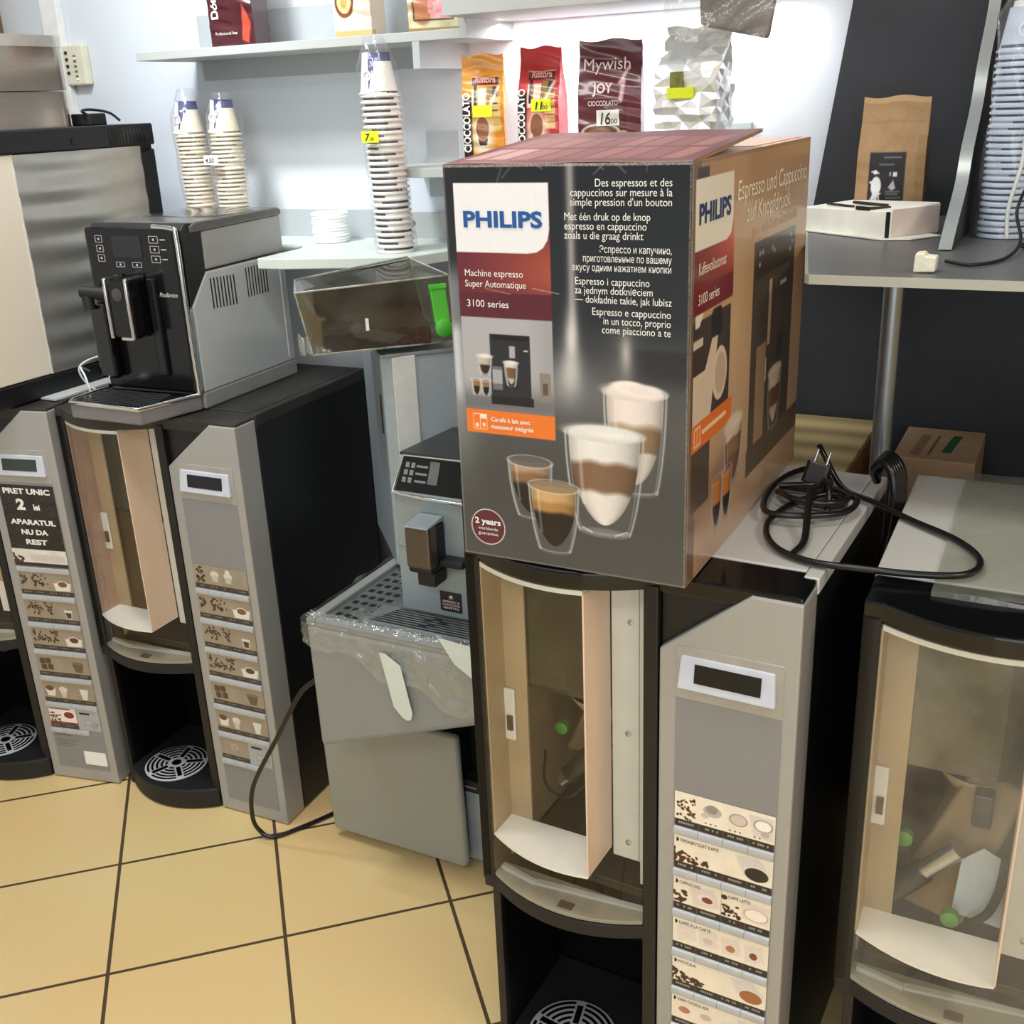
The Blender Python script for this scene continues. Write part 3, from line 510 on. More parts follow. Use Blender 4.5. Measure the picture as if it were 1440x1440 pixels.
def glassy(x, y0, y1, rt, rb, layers, ry=0.25, out=(188, 190, 190), foam=None, a=1.0):
    """tumbler print: layers = (lo, hi, colour) as fractions of its height."""
    hh = y1-y0; f = np.clip((v-y0)/hh, 0, 1); half = rb+(rt-rb)*(1-(1-f)**1.9)**0.8
    sag = ry*rb*0.75*(1-np.sqrt(np.clip(1-((u-x)/rb)**2, 0, 1))); sdo = np.maximum(np.abs(u-x)-half, np.maximum(y0+sag-v, v-y1))
    c.put(sdo, (104, 104, 106), 0.30*a)
    bt = y0+hh*0.12; ff = np.clip((v-bt)/(y1-bt), 0, 1); inn = (half-rt*0.10)*np.clip(1-(1-ff)**3.2, 0, 1)**0.5
    cap_ = ry*rt*0.9*np.sqrt(np.clip(1-((u-x)/rt)**2, 0, 1))
    ks = []; cs_ = []
    for lo, hi, col in layers: ks += [lo+0.045, hi-0.045]; cs_ += [col, col]
    wav = ff+0.012*np.sin(u*160)-0.10*ry*np.sqrt(np.clip(1-((u-x)/rt)**2, 0, 1)); body = np.stack([np.interp(wav, ks, [q[i] for q in cs_]) for i in range(3)], -1)
    sh = 1-0.30*np.clip(np.abs(u-x)/np.maximum(inn, 1e-4), 0, 1)**3-0.10*np.clip((u-x)/rt, -1, 1); k = (np.clip(0.5-np.maximum(np.abs(u-x)-inn, np.maximum(bt-v, v-y1))/(c.px*1.6), 0, 1)*a)[..., None]
    c.c = c.c*(1-k)+body*np.clip(sh, 0, 1.1)[..., None]*k
    ins_ = (v < y1)*(v > y0+hh*0.04)
    for s_, wd, st_ in ((-1, 0.0013, 0.75), (1, 0.0013, 0.6), (-0.9, 0.0007, 0.35), (0.9, 0.0007, 0.35)): c.mix(ins_*st_*np.exp(-((u-x-s_*(half-0.001))/wd)**2)*a, (214, 217, 219))
    c.mix(ins_*0.35*np.exp(-((u-x+half*0.62)/(rt*0.05))**2)*(v > y0+hh*0.3)*a, (244, 244, 244))
    c.put(np.abs(sdo)-0.0003, (150, 152, 153), 0.6*a); c.mix((sdo < 0)*0.5*np.exp(-((v-y0-sag-hh*0.03)/(hh*0.012))**2)*a, (206, 208, 210))
    if foam:
        c.ell(x, y1, rt*0.93, rt*ry, [q-16 for q in foam], a, 2); c.ell(x-rt*0.08, y1+rt*ry*0.25, rt*0.78, rt*ry*0.8, foam, 0.9*a, max(1, min(9, 0.2*rt/c.px))); c.ell(x+rt*0.2, y1-rt*ry*0.1, rt*0.4, rt*ry*0.35, [min(255, q+8) for q in foam], 0.8*a, max(1, min(6, 0.15*rt/c.px)))
    c.ring(x, y1, rt, rt*ry, 0.0006, (214, 216, 216), 0.55*a)
BRC = (132, 100, 74); CRM = (222, 214, 206)
glassy(0.0445, 0.248, 0.274, 0.0105, 0.006, [(0, 0.5, (52, 36, 28)), (0.5, 1.05, (196, 182, 170))], 0.25, foam=(234, 230, 226)); glassy(0.0815, 0.237, 0.268, 0.0095, 0.0055, [(0, 0.25, (190, 184, 178)), (0.25, 0.75, (116, 88, 66)), (0.75, 1.1, (222, 216, 208))], 0.25, foam=(234, 230, 226))
for x in (0.031, 0.0445): glassy(x, 0.222, 0.243, 0.0072, 0.0045, [(0, 0.5, (26, 20, 18)), (0.5, 0.65, (150, 112, 76))], 0.25)
c.rect(0.121, 0.136, 0.222, 0.258, (140, 132, 122)); c.rect(0.125, 0.132, 0.23, 0.245, (96, 84, 72))
c.rect(0.014, 0.1405, 0.173, 0.204, (238, 124, 48)); c.ring(0.0, 0, 1, 1, 0, (0, 0, 0), 0)
for x0, x1 in ((0.024, 0.034), (0.034, 0.0435)): c.line([(x0, 0.178), (x1, 0.178), (x1, 0.198), (x0, 0.198), (x0, 0.178)], 0.0004, (250, 222, 190))
c.rect(0.0345, 0.043, 0.192, 0.198, (252, 236, 214)); c.ell(0.029, 0.183, 0.0025, 0.003, (250, 222, 190)); c.ell(0.039, 0.184, 0.002, 0.003, (250, 222, 190))
# the four glasses
glassy(0.246, 0.112, 0.243, 0.0405, 0.028, [(0, 0.36, CRM), (0.30, 0.62, (150, 122, 94)), (0.62, 1.0, (238, 226, 220))], 0.24, foam=(244, 232, 226))
c.ell(0.237, 0.25, 0.022, 0.007, (246, 236, 230), 1, 3); c.ell(0.258, 0.247, 0.02, 0.006, (240, 228, 222), 1, 3)
glassy(0.103, 0.062, 0.141, 0.0315, 0.017, [(0, 0.56, (34, 26, 24)), (0.56, 0.76, (140, 104, 76)), (0.76, 0.86, (176, 150, 126))], 0.27)
c.ell(0.103, 0.141, 0.0285, 0.007, (100, 98, 96), 0.9); 
glassy(0.2055, 0.052, 0.188, 0.0525, 0.032, [(0, 0.36, (232, 226, 220)), (0.33, 0.68, (130, 100, 78)), (0.66, 1.0, (236, 232, 228))], 0.2, foam=(238, 236, 234))
c.ell(0.205, 0.058, 0.03, 0.006, (150, 150, 150), 0.5, 4); c.line([(0.176, 0.062), (0.188, 0.057)], 0.0008, (236, 238, 238), 0.9, 2); c.line([(0.22, 0.056), (0.236, 0.063)], 0.0008, (226, 228, 228), 0.9, 2)
glassy(0.1355, 0.018, 0.111, 0.0355, 0.02, [(0, 0.55, (30, 24, 22)), (0.53, 0.72, (176, 132, 78)), (0.7, 0.88, (206, 168, 116))], 0.26)
c.ell(0.1355, 0.111, 0.032, 0.008, (150, 128, 104), 0.9)
c.ell(0.0375, 0.042, 0.0255, 0.0255, (240, 236, 238)); c.ell(0.0375, 0.042, 0.0243, 0.0243, (92, 36, 52))
c.line([(0.05, 0.359), (0.085, 0.353)], 0.0005, (190, 150, 130), 0.8); c.line([(0.115, 0.361), (0.15, 0.356)], 0.0005, (210, 190, 170), 0.7)
r = random.Random(3)
for k in range(9): x = r.random()*BW; c.line([(x, BH-0.001), (x+(r.random()-0.5)*0.03, BH-0.002-r.random()**2*0.018)], 0.0003+0.0004*r.random(), (170, 166, 162), 0.6, 2)
c.mix((v > BH-0.0035)*(0.35+0.6*np.random.RandomState(1).rand(c.nv, c.nu)), (196, 184, 176)); c.mix((v < 0.002)*0.5+(u > BW-0.0022)*(0.3+0.5*np.random.RandomState(2).rand(c.nv, 1)), (150, 138, 128)); c.mix((u < 0.002)*0.5, (140, 136, 134))
fp = c.sheet('front_print', PRG, bx, front(0, 0, -0.0004))
F = lambda u, v: (u, -0.0011, v)
lettering('brand_lettering', [('PHILIPS', 0.024, 0.4325, 0.0255, dict(bold=0.035, fit=0.106))], mat('brand_blue', (32, 88, 160), 0.45), bx, F, label='blue brand lettering on the white badge')
lettering('front_lettering', [('Machine espresso', 0.0225, 0.3735, 0.0118, dict(fit=0.080)), ('Super Automatique', 0.0225, 0.3605, 0.0118, dict(fit=0.084)), ('3100 series', 0.0235, 0.336, 0.0125, dict(fit=0.058))]
    + [(t, 0.2905, y, 0.0125, dict(align='RIGHT', **o)) for t, y, o in (('Des espressos et des', 0.4785, {'fit': 0.0915}), ('cappuccinos sur mesure à la', 0.468, {'fit': 0.1225}), ('simple pression d\'un bouton', 0.4575, {'fit': 0.1225}))]
    + [(t, 0.159, y, 0.0125, {'fit': w}) for t, y, w in (('Met één druk op de knop', 0.4415, 0.105), ('espresso en cappuccino', 0.431, 0.101), ('zoals u die graag drinkt', 0.4205, 0.0975))]
    + [(t, 0.2905, y, 0.0115, dict(align='RIGHT', fit=w)) for t, y, w in (('Эспрессо и капучино,', 0.4055, 0.087), ('приготовленные по вашему', 0.395, 0.108), ('вкусу одним нажатием кнопки', 0.3845, 0.121))]
    + [(t, 0.171, y, 0.0125, {'fit': w}) for t, y, w in (('Espresso i cappuccino', 0.3685, 0.0925), ('za jednym dotknięciem', 0.358, 0.097), ('— dokładnie takie, jak lubisz', 0.3475, 0.120))]
    + [(t, 0.2905, y, 0.0125, dict(align='RIGHT', fit=w)) for t, y, w in (('Espresso e cappuccino', 0.3335, 0.097), ('in un tocco, proprio', 0.323, 0.083), ('come piacciono a te', 0.3125, 0.085))]
    + [('Carafe à lait avec', 0.050, 0.190, 0.0085, dict(fit=0.056, bold=0.015)), ('mousseur intégrée', 0.050, 0.1805, 0.0085, dict(fit=0.060, bold=0.015)), ('2 years', 0.0375, 0.046, 0.0118, dict(align='CENTER', bold=0.03, fit=0.039)), ('worldwide', 0.0375, 0.0375, 0.0066, dict(align='CENTER', fit=0.03)), ('guarantee', 0.0375, 0.0305, 0.0066, dict(align='CENTER', fit=0.03))], INKW, bx, F)
# right hand side: u runs from the front edge to the back
c = Canvas(BD, BH, 0.0013, (186, 150, 112)); u, v = c.u, c.v
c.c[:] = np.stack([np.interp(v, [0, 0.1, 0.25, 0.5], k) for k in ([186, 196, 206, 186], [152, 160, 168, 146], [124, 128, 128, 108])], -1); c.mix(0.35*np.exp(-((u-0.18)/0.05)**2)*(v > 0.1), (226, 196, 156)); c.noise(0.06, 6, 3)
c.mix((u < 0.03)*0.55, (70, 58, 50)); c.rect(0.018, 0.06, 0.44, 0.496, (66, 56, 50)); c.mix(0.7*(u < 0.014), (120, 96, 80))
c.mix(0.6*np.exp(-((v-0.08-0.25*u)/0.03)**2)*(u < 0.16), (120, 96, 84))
c.rect(0.26, 0.482, 0.085, 0.385, (84, 72, 60)); c.rect(0.27, 0.475, 0.335, 0.378, (64, 54, 46)); c.rect(0.256, 0.56, 0.06, 0.10, (96, 80, 64)); c.rect(0.29, 0.34, 0.10, 0.24, (164, 134, 104)); c.rect(0.34, 0.345, 0.18, 0.215, (224, 200, 170)); c.rect(0.345, 0.398, 0.232, 0.325, (206, 176, 138)); c.rect(0.36, 0.40, 0.232, 0.325, (90, 74, 60)); c.rect(0.4, 0.43, 0.2, 0.24, (58, 48, 42)); c.rect(0.405, 0.44, 0.308, 0.314, (220, 206, 188))
for x, y in ((0.285, 0.365), (0.285, 0.35), (0.3, 0.365), (0.35, 0.365), (0.36, 0.36), (0.45, 0.37), (0.46, 0.36), (0.45, 0.35)): c.rect(x, x+0.009, y, y+0.006, (200, 182, 160), 0.8)
glassy(0.398, 0.095, 0.185, 0.037, 0.022, [(0, 0.3, (216, 190, 156)), (0.28, 0.68, (116, 72, 50)), (0.64, 1.1, (228, 204, 172))], 0.22, foam=(236, 214, 184))
c.rect(0.012, 0.16, 0.2, 0.325, (70, 58, 52)); c.poly([(0.015, 0.2), (0.015, 0.262), (0.06, 0.262), (0.09, 0.3), (0.11, 0.3), (0.085, 0.2)], (226, 206, 184)); c.ell(0.12, 0.245, 0.03, 0.034, (232, 210, 188)); c.ell(0.122, 0.245, 0.022, 0.026, (206, 180, 156)); c.poly([(0.02, 0.318), (0.035, 0.318), (0.05, 0.332), (0.04, 0.335), (0.02, 0.335)], (236, 226, 214)); c.rect(0.08, 0.125, 0.295, 0.33, (36, 30, 28), 1, 2, 0.012); c.rect(0.014, 0.05, 0.294, 0.304, (220, 206, 190))
c.rect(0.014, 0.175, 0.168, 0.202, (236, 122, 48)); c.rect(0.014, 0.085, 0.09, 0.168, (84, 68, 58)); c.line([(0.024, 0.174), (0.046, 0.174), (0.046, 0.196), (0.024, 0.196), (0.024, 0.174)], 0.0012, (250, 222, 190)); c.line([(0.035, 0.174), (0.035, 0.196)], 0.0012, (250, 222, 190))
glassy(0.19, 0.07, 0.16, 0.042, 0.026, [(0, 0.45, (124, 82, 60)), (0.42, 0.75, (150, 106, 80)), (0.72, 1.1, (232, 208, 182))], 0.3, foam=(238, 218, 194))
for x in (0.122, 0.165): glassy(x, 0.03, 0.103, 0.022, 0.014, [(0, 0.45, (30, 20, 16)), (0.42, 0.66, (206, 126, 58))], 0.3)
c.fill(c.sdpoly([(0.013, 0.484), (0.157, 0.484), (0.167, 0.362), (0.167, 0.335), (0.013, 0.335)]), (124, 40, 42), (216, 96, 60), np.clip((u-0.02)/0.14, 0, 1)*np.clip((v-0.34)/0.06, 0, 1)); c.rect(0.013, 0.166, 0.333, 0.364, (124, 36, 46))
c.poly([(0.013, 0.406), (0.013, 0.484), (0.157, 0.484), (0.159, 0.428), (0.152, 0.412), (0.135, 0.406)], (246, 240, 222))
c.mix((v > BH-0.004)*0.5+(u > BD-0.005)*0.4, (146, 112, 84)); c.mix((u < 0.004)*(0.4+0.5*np.random.RandomState(2).rand(c.nv, 1)), (190, 170, 150))
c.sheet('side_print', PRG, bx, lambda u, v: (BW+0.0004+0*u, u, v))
G = lambda u, v: (BW+0.0011, u, v)
lettering('brand_lettering', [('PHILIPS', 0.024, 0.435, 0.031, dict(bold=0.03, fit=0.121))], mat('brand_blue_dark', (30, 58, 110), 0.45), bx, G, label='blue brand lettering on the side badge')
lettering('side_lettering', [('Espresso und Cappuccino', 0.172, 0.447, 0.034, dict(fit=0.355)), ('auf Knopfdruck.', 0.215, 0.417, 0.034, dict(fit=0.225)), ('Kaffeevollautomat', 0.026, 0.378, 0.02, dict(fit=0.105)), ('3100 series', 0.026, 0.344, 0.018, dict(fit=0.08))], mat('cream_ink', (255, 242, 220), 0.5), bx, G)
lettering('side_lettering', [('ganz nach Ihrem Geschmack', 0.25, 0.395, 0.022, dict(fit=0.235))], mat('tan_ink', (232, 204, 166), 0.5), bx, G)
MB().box(BW+0.0004, BW+0.001, 0.055, 0.15, 0.1835, 0.1885).build('printed_line', mat('tan_ink', (232, 204, 166)), bx)
# flaps
TH = 0.0035
c = Canvas(BW, 0.285, 0.0013, (104, 46, 53)); u, v = c.u, c.v; c.noise(0.05, 6, 4)
for j, y in enumerate((0.03, 0.135)):
    for k in range(9):
        x = 0.012+0.0315*k; col = [(142, 84, 82), (130, 72, 72), (150, 92, 88)][k % 3]; c.poly([(x, y), (x+0.025, y), (x+0.032, y+0.088), (x+0.007, y+0.088)], col if k > 1 or j else (190, 150, 146))
c.mix(0.45*np.exp(-((u-0.05)/0.05)**2), (206, 170, 168)); c.line([(0, 0.128), (BW, 0.128)], 0.0012, (84, 40, 46)); c.mix((v < 0.004)*0.6, (216, 190, 180)); c.mix((v > 0.2)*sm(u, 0.2, 0.3)*0.3, (96, 44, 52))  # pale left end is a reflection painted over the maroon print
fl_ang = math.radians(4.4); ff = lambda u, v, k=0.0: (u, v*math.cos(fl_ang)-k*math.sin(fl_ang), BH+v*math.sin(fl_ang)+k*math.cos(fl_ang)+0.0005*np.sin(u*40))
MB().hexa([ff(0.001, 0, -TH), ff(BW-0.001, 0, -TH), ff(BW-0.001, 0.283, -TH), ff(0.001, 0.283, -TH), ff(0.001, 0, 0), ff(BW-0.001, 0, 0), ff(BW-0.001, 0.283, 0), ff(0.001, 0.283, 0)]).build('front_flap', CARD, bx)
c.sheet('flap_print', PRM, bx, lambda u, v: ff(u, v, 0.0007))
B(0.16, BW-0.0005, 0.003, BD-0.002, BH-0.0025, BH).build('side_flap', mat('pinkish_card', (216, 180, 160), 0.5, var=0.05), bx)
MB().hexa([(0.002, 0.29, BH-0.002), (0.3, 0.29, BH-0.002), (0.3, BD-0.002, BH-0.002), (0.002, BD-0.002, BH-0.002), (0.002, 0.29, BH+0.001), (0.3, 0.29, BH+0.001), (0.3, BD-0.002, BH+0.001), (0.002, BD-0.002, BH+0.001)]).build('back_flap', mat('pinkish_card', (216, 180, 160)), bx)

# ================================================================ BLACK AND SILVER ESPRESSO MACHINE
GREYP = mat('pale_grey_plastic', (176, 182, 184), 0.4, var=0.02); CHROME = mat('chrome', (226, 226, 228), 0.12, 1.0, var=0.01); DARKCLEAR = clear('dark_clear_plastic', (70, 76, 90), 0.4, 0.04)
GREYP2 = mat('mid_grey_plastic', (150, 150, 150), 0.42, var=0.02)
sa = thing('espresso_machine', 'black fronted espresso machine with pale grey sides, on the dusty top of a vending machine', 'coffee machine', (-1.4405, 1.5666, 0.9485), 0.0426)
X0, X1, YF, YB, HT = -0.372, -0.130, 0.078, 0.400, 0.372
b = MB().prism([(YF+0.004, 0.034), (YB, 0.034), (YB, 0.275), (0.134, 0.272), (YF+0.004, 0.21)], 'x', X0, X1); b.build('body', GREYP, sa, bevel=0.003)
MB().prism([(0.136, 0.276), (YB, 0.279), (YB, 0.357), (0.138, 0.352)], 'x', X0, X1).build('upper_body', GREYP2, sa, bevel=0.004)
MB().prism([(YF, 0.0), (YB+0.002, 0.0), (YB+0.002, 0.0335), (YF, 0.0335)], 'x', X0-0.001, X1+0.001).build('base', mat('base_grey', (142, 142, 142), 0.45), sa, bevel=0.003)
MB().prism([(0.102, 0.352), (YB+0.004, 0.357), (YB+0.004, 0.368), (YB-0.006, 0.373), (0.12, 0.372), (0.102, 0.366)], 'x', X0+0.003, X1+0.002).build('top_cover', mat('dark_top_cover', (92, 90, 88), 0.25, var=0.1), sa, bevel=0.003)
tp = MB().grid(lambda u, v: (X0+0.03+0.2*u, 0.2+0.17*v, 0.3745+0.0015*math.sin(8*u+3*v)), 16, 12).build('bean_lid', clear('bean_lid_clear', (190, 196, 198), 0.5, 0.05), sa, smooth=60)
MB().prism([(YF, 0.21), (0.134, 0.272), (0.136, 0.36), (0.12, 0.37), (YF+0.012, 0.372), (YF, 0.36)], 'x', X0+0.001, X1-0.0005).build('front_shoulder', BLACKM, sa, bevel=0.002)
fpn = MB().prism([(X0+0.002, 0.035), (X1-0.006, 0.035), (X1-0.006, 0.366), (X0+0.002, 0.366)], 'y', YF-0.016, YF+0.004).build('front_panel', BLACKG, sa, bevel=0.006)
ch = MB().tube(spline([(X1-0.003, YF-0.012, 0.034), (X1-0.003, YF-0.013, 0.20), (X1-0.003, YF-0.013, 0.35), (X1-0.012, YF-0.012, 0.364), (X1-0.06, YF-0.012, 0.369)], 5), 0.005, 8).build('chrome_trim', CHROME, sa, smooth=60)
MB().box(X1-0.006, X1+0.001, YF-0.010, YF+0.001, 0.035, 0.208).build('side_trim', CHROME, sa, bevel=0.002)
B(X0+0.075, X0+0.15, YF-0.0172, YF-0.0155, 0.308, 0.351).build('display', mat('display_glass', (34, 36, 42), 0.1), fpn, bevel=0.0005)
Yp = YF-0.0165
def frame(x0, x1, z0, z1, w=0.0008):
    kb = MB(); kb.box(x0, x1, Yp-0.0006, Yp+0.001, z0, z0+w).box(x0, x1, Yp-0.0006, Yp+0.001, z1-w, z1).box(x0, x0+w, Yp-0.0006, Yp+0.001, z0, z1).box(x1-w, x1, Yp-0.0006, Yp+0.001, z0, z1)
    kb.box((x0+x1)/2-0.002, (x0+x1)/2+0.002, Yp-0.0006, Yp+0.001, (z0+z1)/2-0.002, (z0+z1)/2+0.002); kb.build('key', mat('pale_print', (186, 180, 188), 0.4), fpn)
for k in range(3):
    frame(X0+0.032, X0+0.05, 0.337-0.019*k, 0.351-0.019*k); frame(X0+0.172, X0+0.195, 0.337-0.019*k, 0.351-0.019*k); B(X0+0.2, X0+0.213, Yp-0.0006, Yp+0.001, 0.343-0.019*k, 0.345-0.019*k).build('key_caption', mat('pale_print', (186, 180, 188)), fpn)
frame(X0+0.078, X0+0.1, 0.289, 0.299); frame(X0+0.12, X0+0.144, 0.289, 0.299)
lettering('front_lettering', [('PicoBaristo', X0+0.178, 0.232, 0.0125, dict(shear=0.35, fit=0.046))], mat('silver_ink', (212, 212, 214), 0.35), fpn, lambda u, v: (u, Yp-0.0004, v))
sp = B(X0+0.084, X0+0.146, YF-0.066, YF-0.014, 0.155, 0.272).build('coffee_spout', BLACKG, sa, bevel=0.006)
for x in (X0+0.088, X0+0.143): MB().tube(spline([(x, YF-0.02, 0.272), (x, YF-0.062, 0.272), (x, YF-0.068, 0.262), (x, YF-0.068, 0.155)], 5), 0.0042, 8).build('spout_rail', CHROME, sp, smooth=60)
MB().lathe([(0.013, 0), (0.013, 0.0015), (0.0105, 0.0022)], 20).xf(Matrix.Translation((X0+0.115, YF-0.066, 0.242)) @ Matrix.Rotation(PI/2, 4, 'X')).build('round_emblem', mat('emblem_grey', (66, 66, 70), 0.3), sp, smooth=40)
B(X0+0.1, X0+0.134, YF-0.06, YF-0.02, 0.148, 0.156).build('spout_tip', CHROME, sp, bevel=0.003)
MB().tube([(X0+0.05, YF-0.03, 0.236), (X0+0.002, YF-0.05, 0.243)], [0.014, 0.012], 12).build('steam_pipe', BLACKM, sa, smooth=50); MB().tube([(X0+0.012, YF-0.045, 0.245), (X0+0.014, YF-0.045, 0.205)], 0.012, 12).build('steam_pipe', BLACKM, sa, smooth=50)
wt = B(X0+0.004, X0+0.05, YF-0.04, YF-0.018, 0.06, 0.215).build('water_tank', DARKCLEAR, sa, bevel=0.006)
B(X0+0.155, X0+0.175, YF-0.026, YF-0.014, 0.07, 0.27).build('carafe_slot', mat('slot_black', (22, 22, 25), 0.25), sa, bevel=0.004)
tr = MB().prism([(X0-0.004, YF-0.015), (X0-0.008, -0.035), (X0+0.012, -0.062), (X1-0.045, -0.066), (X1-0.003, YF-0.005)], 'z', 0.0, 0.031).build('drip_tray', mat('tray_grey', (120, 118, 120), 0.35), sa, bevel=0.004)
MB().tube([(X0-0.004, YF-0.016, 0.0325), (X0-0.008, -0.034, 0.0325), (X0+0.012, -0.061, 0.0325), (X1-0.046, -0.065, 0.0325), (X1-0.004, YF-0.006, 0.0325)], 0.005, 8).build('tray_rim', CHROME, tr, smooth=60)
tg = MB().prism([(X0+0.006, YF-0.02), (X0+0.002, -0.032), (X0+0.016, -0.053), (X1-0.052, -0.056), (X1-0.016, YF-0.014)], 'z', 0.031, 0.0335).build('tray_grille', BLACKG, tr)
b = MB()
for k in range(9): b.box(X0+0.02, X1-0.04-0.0025*k, -0.045+0.011*k, -0.0415+0.011*k, 0.0335, 0.0345)
b.build('grille_slots', mat('slot_grey', (56, 56, 58), 0.3), tg)
vb = MB()
for k in range(8): vb.box(X1-0.001, X1+0.0006, 0.142+0.0105*k, 0.1455+0.0105*k, 0.196-0.0005*k-0.0+0.0, 0.258-0.0005*k)
vb.build('vent', BLACKM, sa)
vb = MB()
for k in range(8): vb.box(X1-0.001, X1+0.0006, 0.258+0.0098*k, 0.261+0.0098*k, 0.2, 0.262)
vb.build('vent', BLACKM, sa)
B(X1-0.001, X1+0.001, 0.376, 0.379, 0.045, 0.262).build('side_seam', mat('light_seam', (226, 228, 230), 0.4), sa)
MB().tube(spline([(X0-0.01, 0.10, 0.004), (X0-0.05, 0.06, 0.03), (X0-0.065, 0.05, 0.075), (X0-0.03, 0.08, 0.095), (X0+0.0, 0.1, 0.08)], 6), 0.0022, 6).build('power_wire', mat('white_wire', (214, 220, 218), 0.4), sa, smooth=60)
MB().tube(spline([(X0-0.09, 0.1, 0.055), (X0-0.06, 0.05, 0.075), (X0-0.03, 0.03, 0.06), (X0-0.02, 0.03, 0.01)], 6), 0.0022, 6).build('power_wire', mat('white_wire', (214, 220, 218)), sa, smooth=60)

# ================================================================ GREY WRAPPED MACHINE, SMALL ESPRESSO MACHINE, BEAN HOPPER
MATTG = mat('satin_grey_plastic', (142, 145, 143), 0.42, var=0.03, scale=8); STEELBOX = mat('brushed_blue_steel', (168, 182, 190), 0.34, 0.35, var=0.04, scale=20, stretch=(1, 1, 6)); BEV = mat('light_bevel', (206, 208, 206), 0.35, 0.2)
FILM = clear('wrinkled_film', (252, 253, 253), 0.9, 0.05, 0.07, (236, 240, 240), 34, 1.0, 45); PAPER = mat('torn_paper', (214, 222, 214), 0.7, var=0.04)
gm = thing('coffee_machine', 'squat grey machine wrapped in film, between two vending machines', 'coffee machine', (-1.05, 1.45, 0))
XL, XR = -0.172, 0.20                                              # front edges at the top of the case
# upper case: its lower edge runs up to the right
case = [(XL, 0.335), (XL-0.002, 0.61), (XR, 0.61), (XR, 0.475)]
MB().prism([(XL-0.012, 0.345), (XL-0.010, 0.36), (XL, 0.335)] and case, 'y', 0, 0.62).build('upper_case', MATTG, gm, bevel=0.012, seg=3)
rim = MB()
rim.prism([(XL, 0.0), (XL+0.022, 0.0), (XL+0.022, 0.62), (XL, 0.62)], 'z', 0.607, 0.622).prism([(XL+0.022, 0.0), (XR, 0.0), (XR, 0.022), (XL+0.022, 0.022)], 'z', 0.607, 0.622); rim.build('top_rim', MATTG, gm, bevel=0.004, seg=3)
B(XL+0.02, XR-0.001, 0.02, 0.62, 0.605, 0.6115).build('cup_tray', mat('dark_cup_tray', (92, 98, 96), 0.4, var=0.2, scale=40), gm)
b = MB()
for i in range(4):
    for j in range(11): b.box(XL+0.032+0.02*i, XL+0.044+0.02*i, 0.05+0.028*j, 0.062+0.028*j, 0.6115, 0.6122)
b.build('tray_slots', BLACKM, gm)
low = [(-0.272, 0.02), (-0.278, 0.34), (0.064, 0.34), (0.070, 0.03), (0.060, 0.022)]
B(-0.262, 0.045, 0.148, 0.60, 0.024, 0.34).build('lower_body', BLACKM, gm)
MB().prism(low, 'y', 0.13, 0.15).build('lower_case', mat('warm_grey_plastic', (148, 149, 141), 0.42, var=0.03, scale=8), gm, bevel=0.009, seg=3)
B(0.05, 0.2, 0.205, 0.6, 0.02, 0.47).build('side_recess', BLACK, gm, bevel=0.003)
B(0.053, 0.196, 0.165, 0.22, 0.022, 0.192).build('service_panel', mat('service_panel_steel', (150, 160, 168), 0.35, 0.3), gm, bevel=0.004)
b = B(0.053, 0.194, 0.16, 0.2, 0.194, 0.222).build('panel_shelf', BLACKM, gm, bevel=0.002)
MB().box(0.058, 0.086, 0.1594, 0.1602, 0.205, 0.209).build('printed_line', INKG, b)
for x in (-0.23, 0.03):
    for y in (0.2, 0.55): MB().lathe([(0.02, 0), (0.018, 0.024)], 14, (x, y, 0)).build('foot', BLACKM, gm)
r = random.Random(11)
def crumple(x, z): return 0.004*math.sin(37*x+23*z)+0.003*math.sin(71*x-53*z+1.3)+0.002*math.sin(131*x+97*z)
MB().grid(lambda u, v: (XL-0.004+(XR-XL+0.004)*u, -0.004-abs(crumple(u*0.4, v*0.2))*(1-0.2*v), 0.618-(0.045+0.10*max(0, u-0.1)+0.012*math.sin(17*u))*v), 70, 22).build('wrapping_film', FILM, gm, smooth=80, label='crinkled clear film')
MB().grid(lambda u, v: (XL-0.006-abs(crumple(u*.4, v*.3)), -0.004+0.60*u, 0.622-(0.05+0.01*math.sin(20*u))*v), 60, 10).build('wrapping_film', FILM, gm, smooth=80)
MB().grid(lambda u, v: (XL+(XR-XL)*u, -0.002+0.024*v, 0.6245+abs(crumple(u*.4, v*.4))*0.8), 60, 16).build('wrapping_film', FILM, gm, smooth=80)
MB().prism([(0.0, 0.588), (0.012, 0.589), (0.044, 0.570), (0.062, 0.475), (0.058, 0.461), (0.05, 0.457), (0.040, 0.461), (0.022, 0.48), (0.008, 0.55)], 'y', -0.0115, -0.0105).build('torn_label', PAPER, gm, label='torn pale paper strip')
MB().prism([(0.13, 0.646), (0.2, 0.64), (0.2, 0.575), (0.16, 0.60)], 'y', -0.013, -0.012).build('torn_label', PAPER, gm)
MB().hexa([(-0.10, 0.04, 0.626), (-0.04, 0.02, 0.626), (-0.03, 0.05, 0.626), (-0.09, 0.07, 0.626), (-0.10, 0.04, 0.627), (-0.04, 0.02, 0.64), (-0.03, 0.05, 0.631), (-0.09, 0.07, 0.627)]).build('film_scrap', FILM, gm)

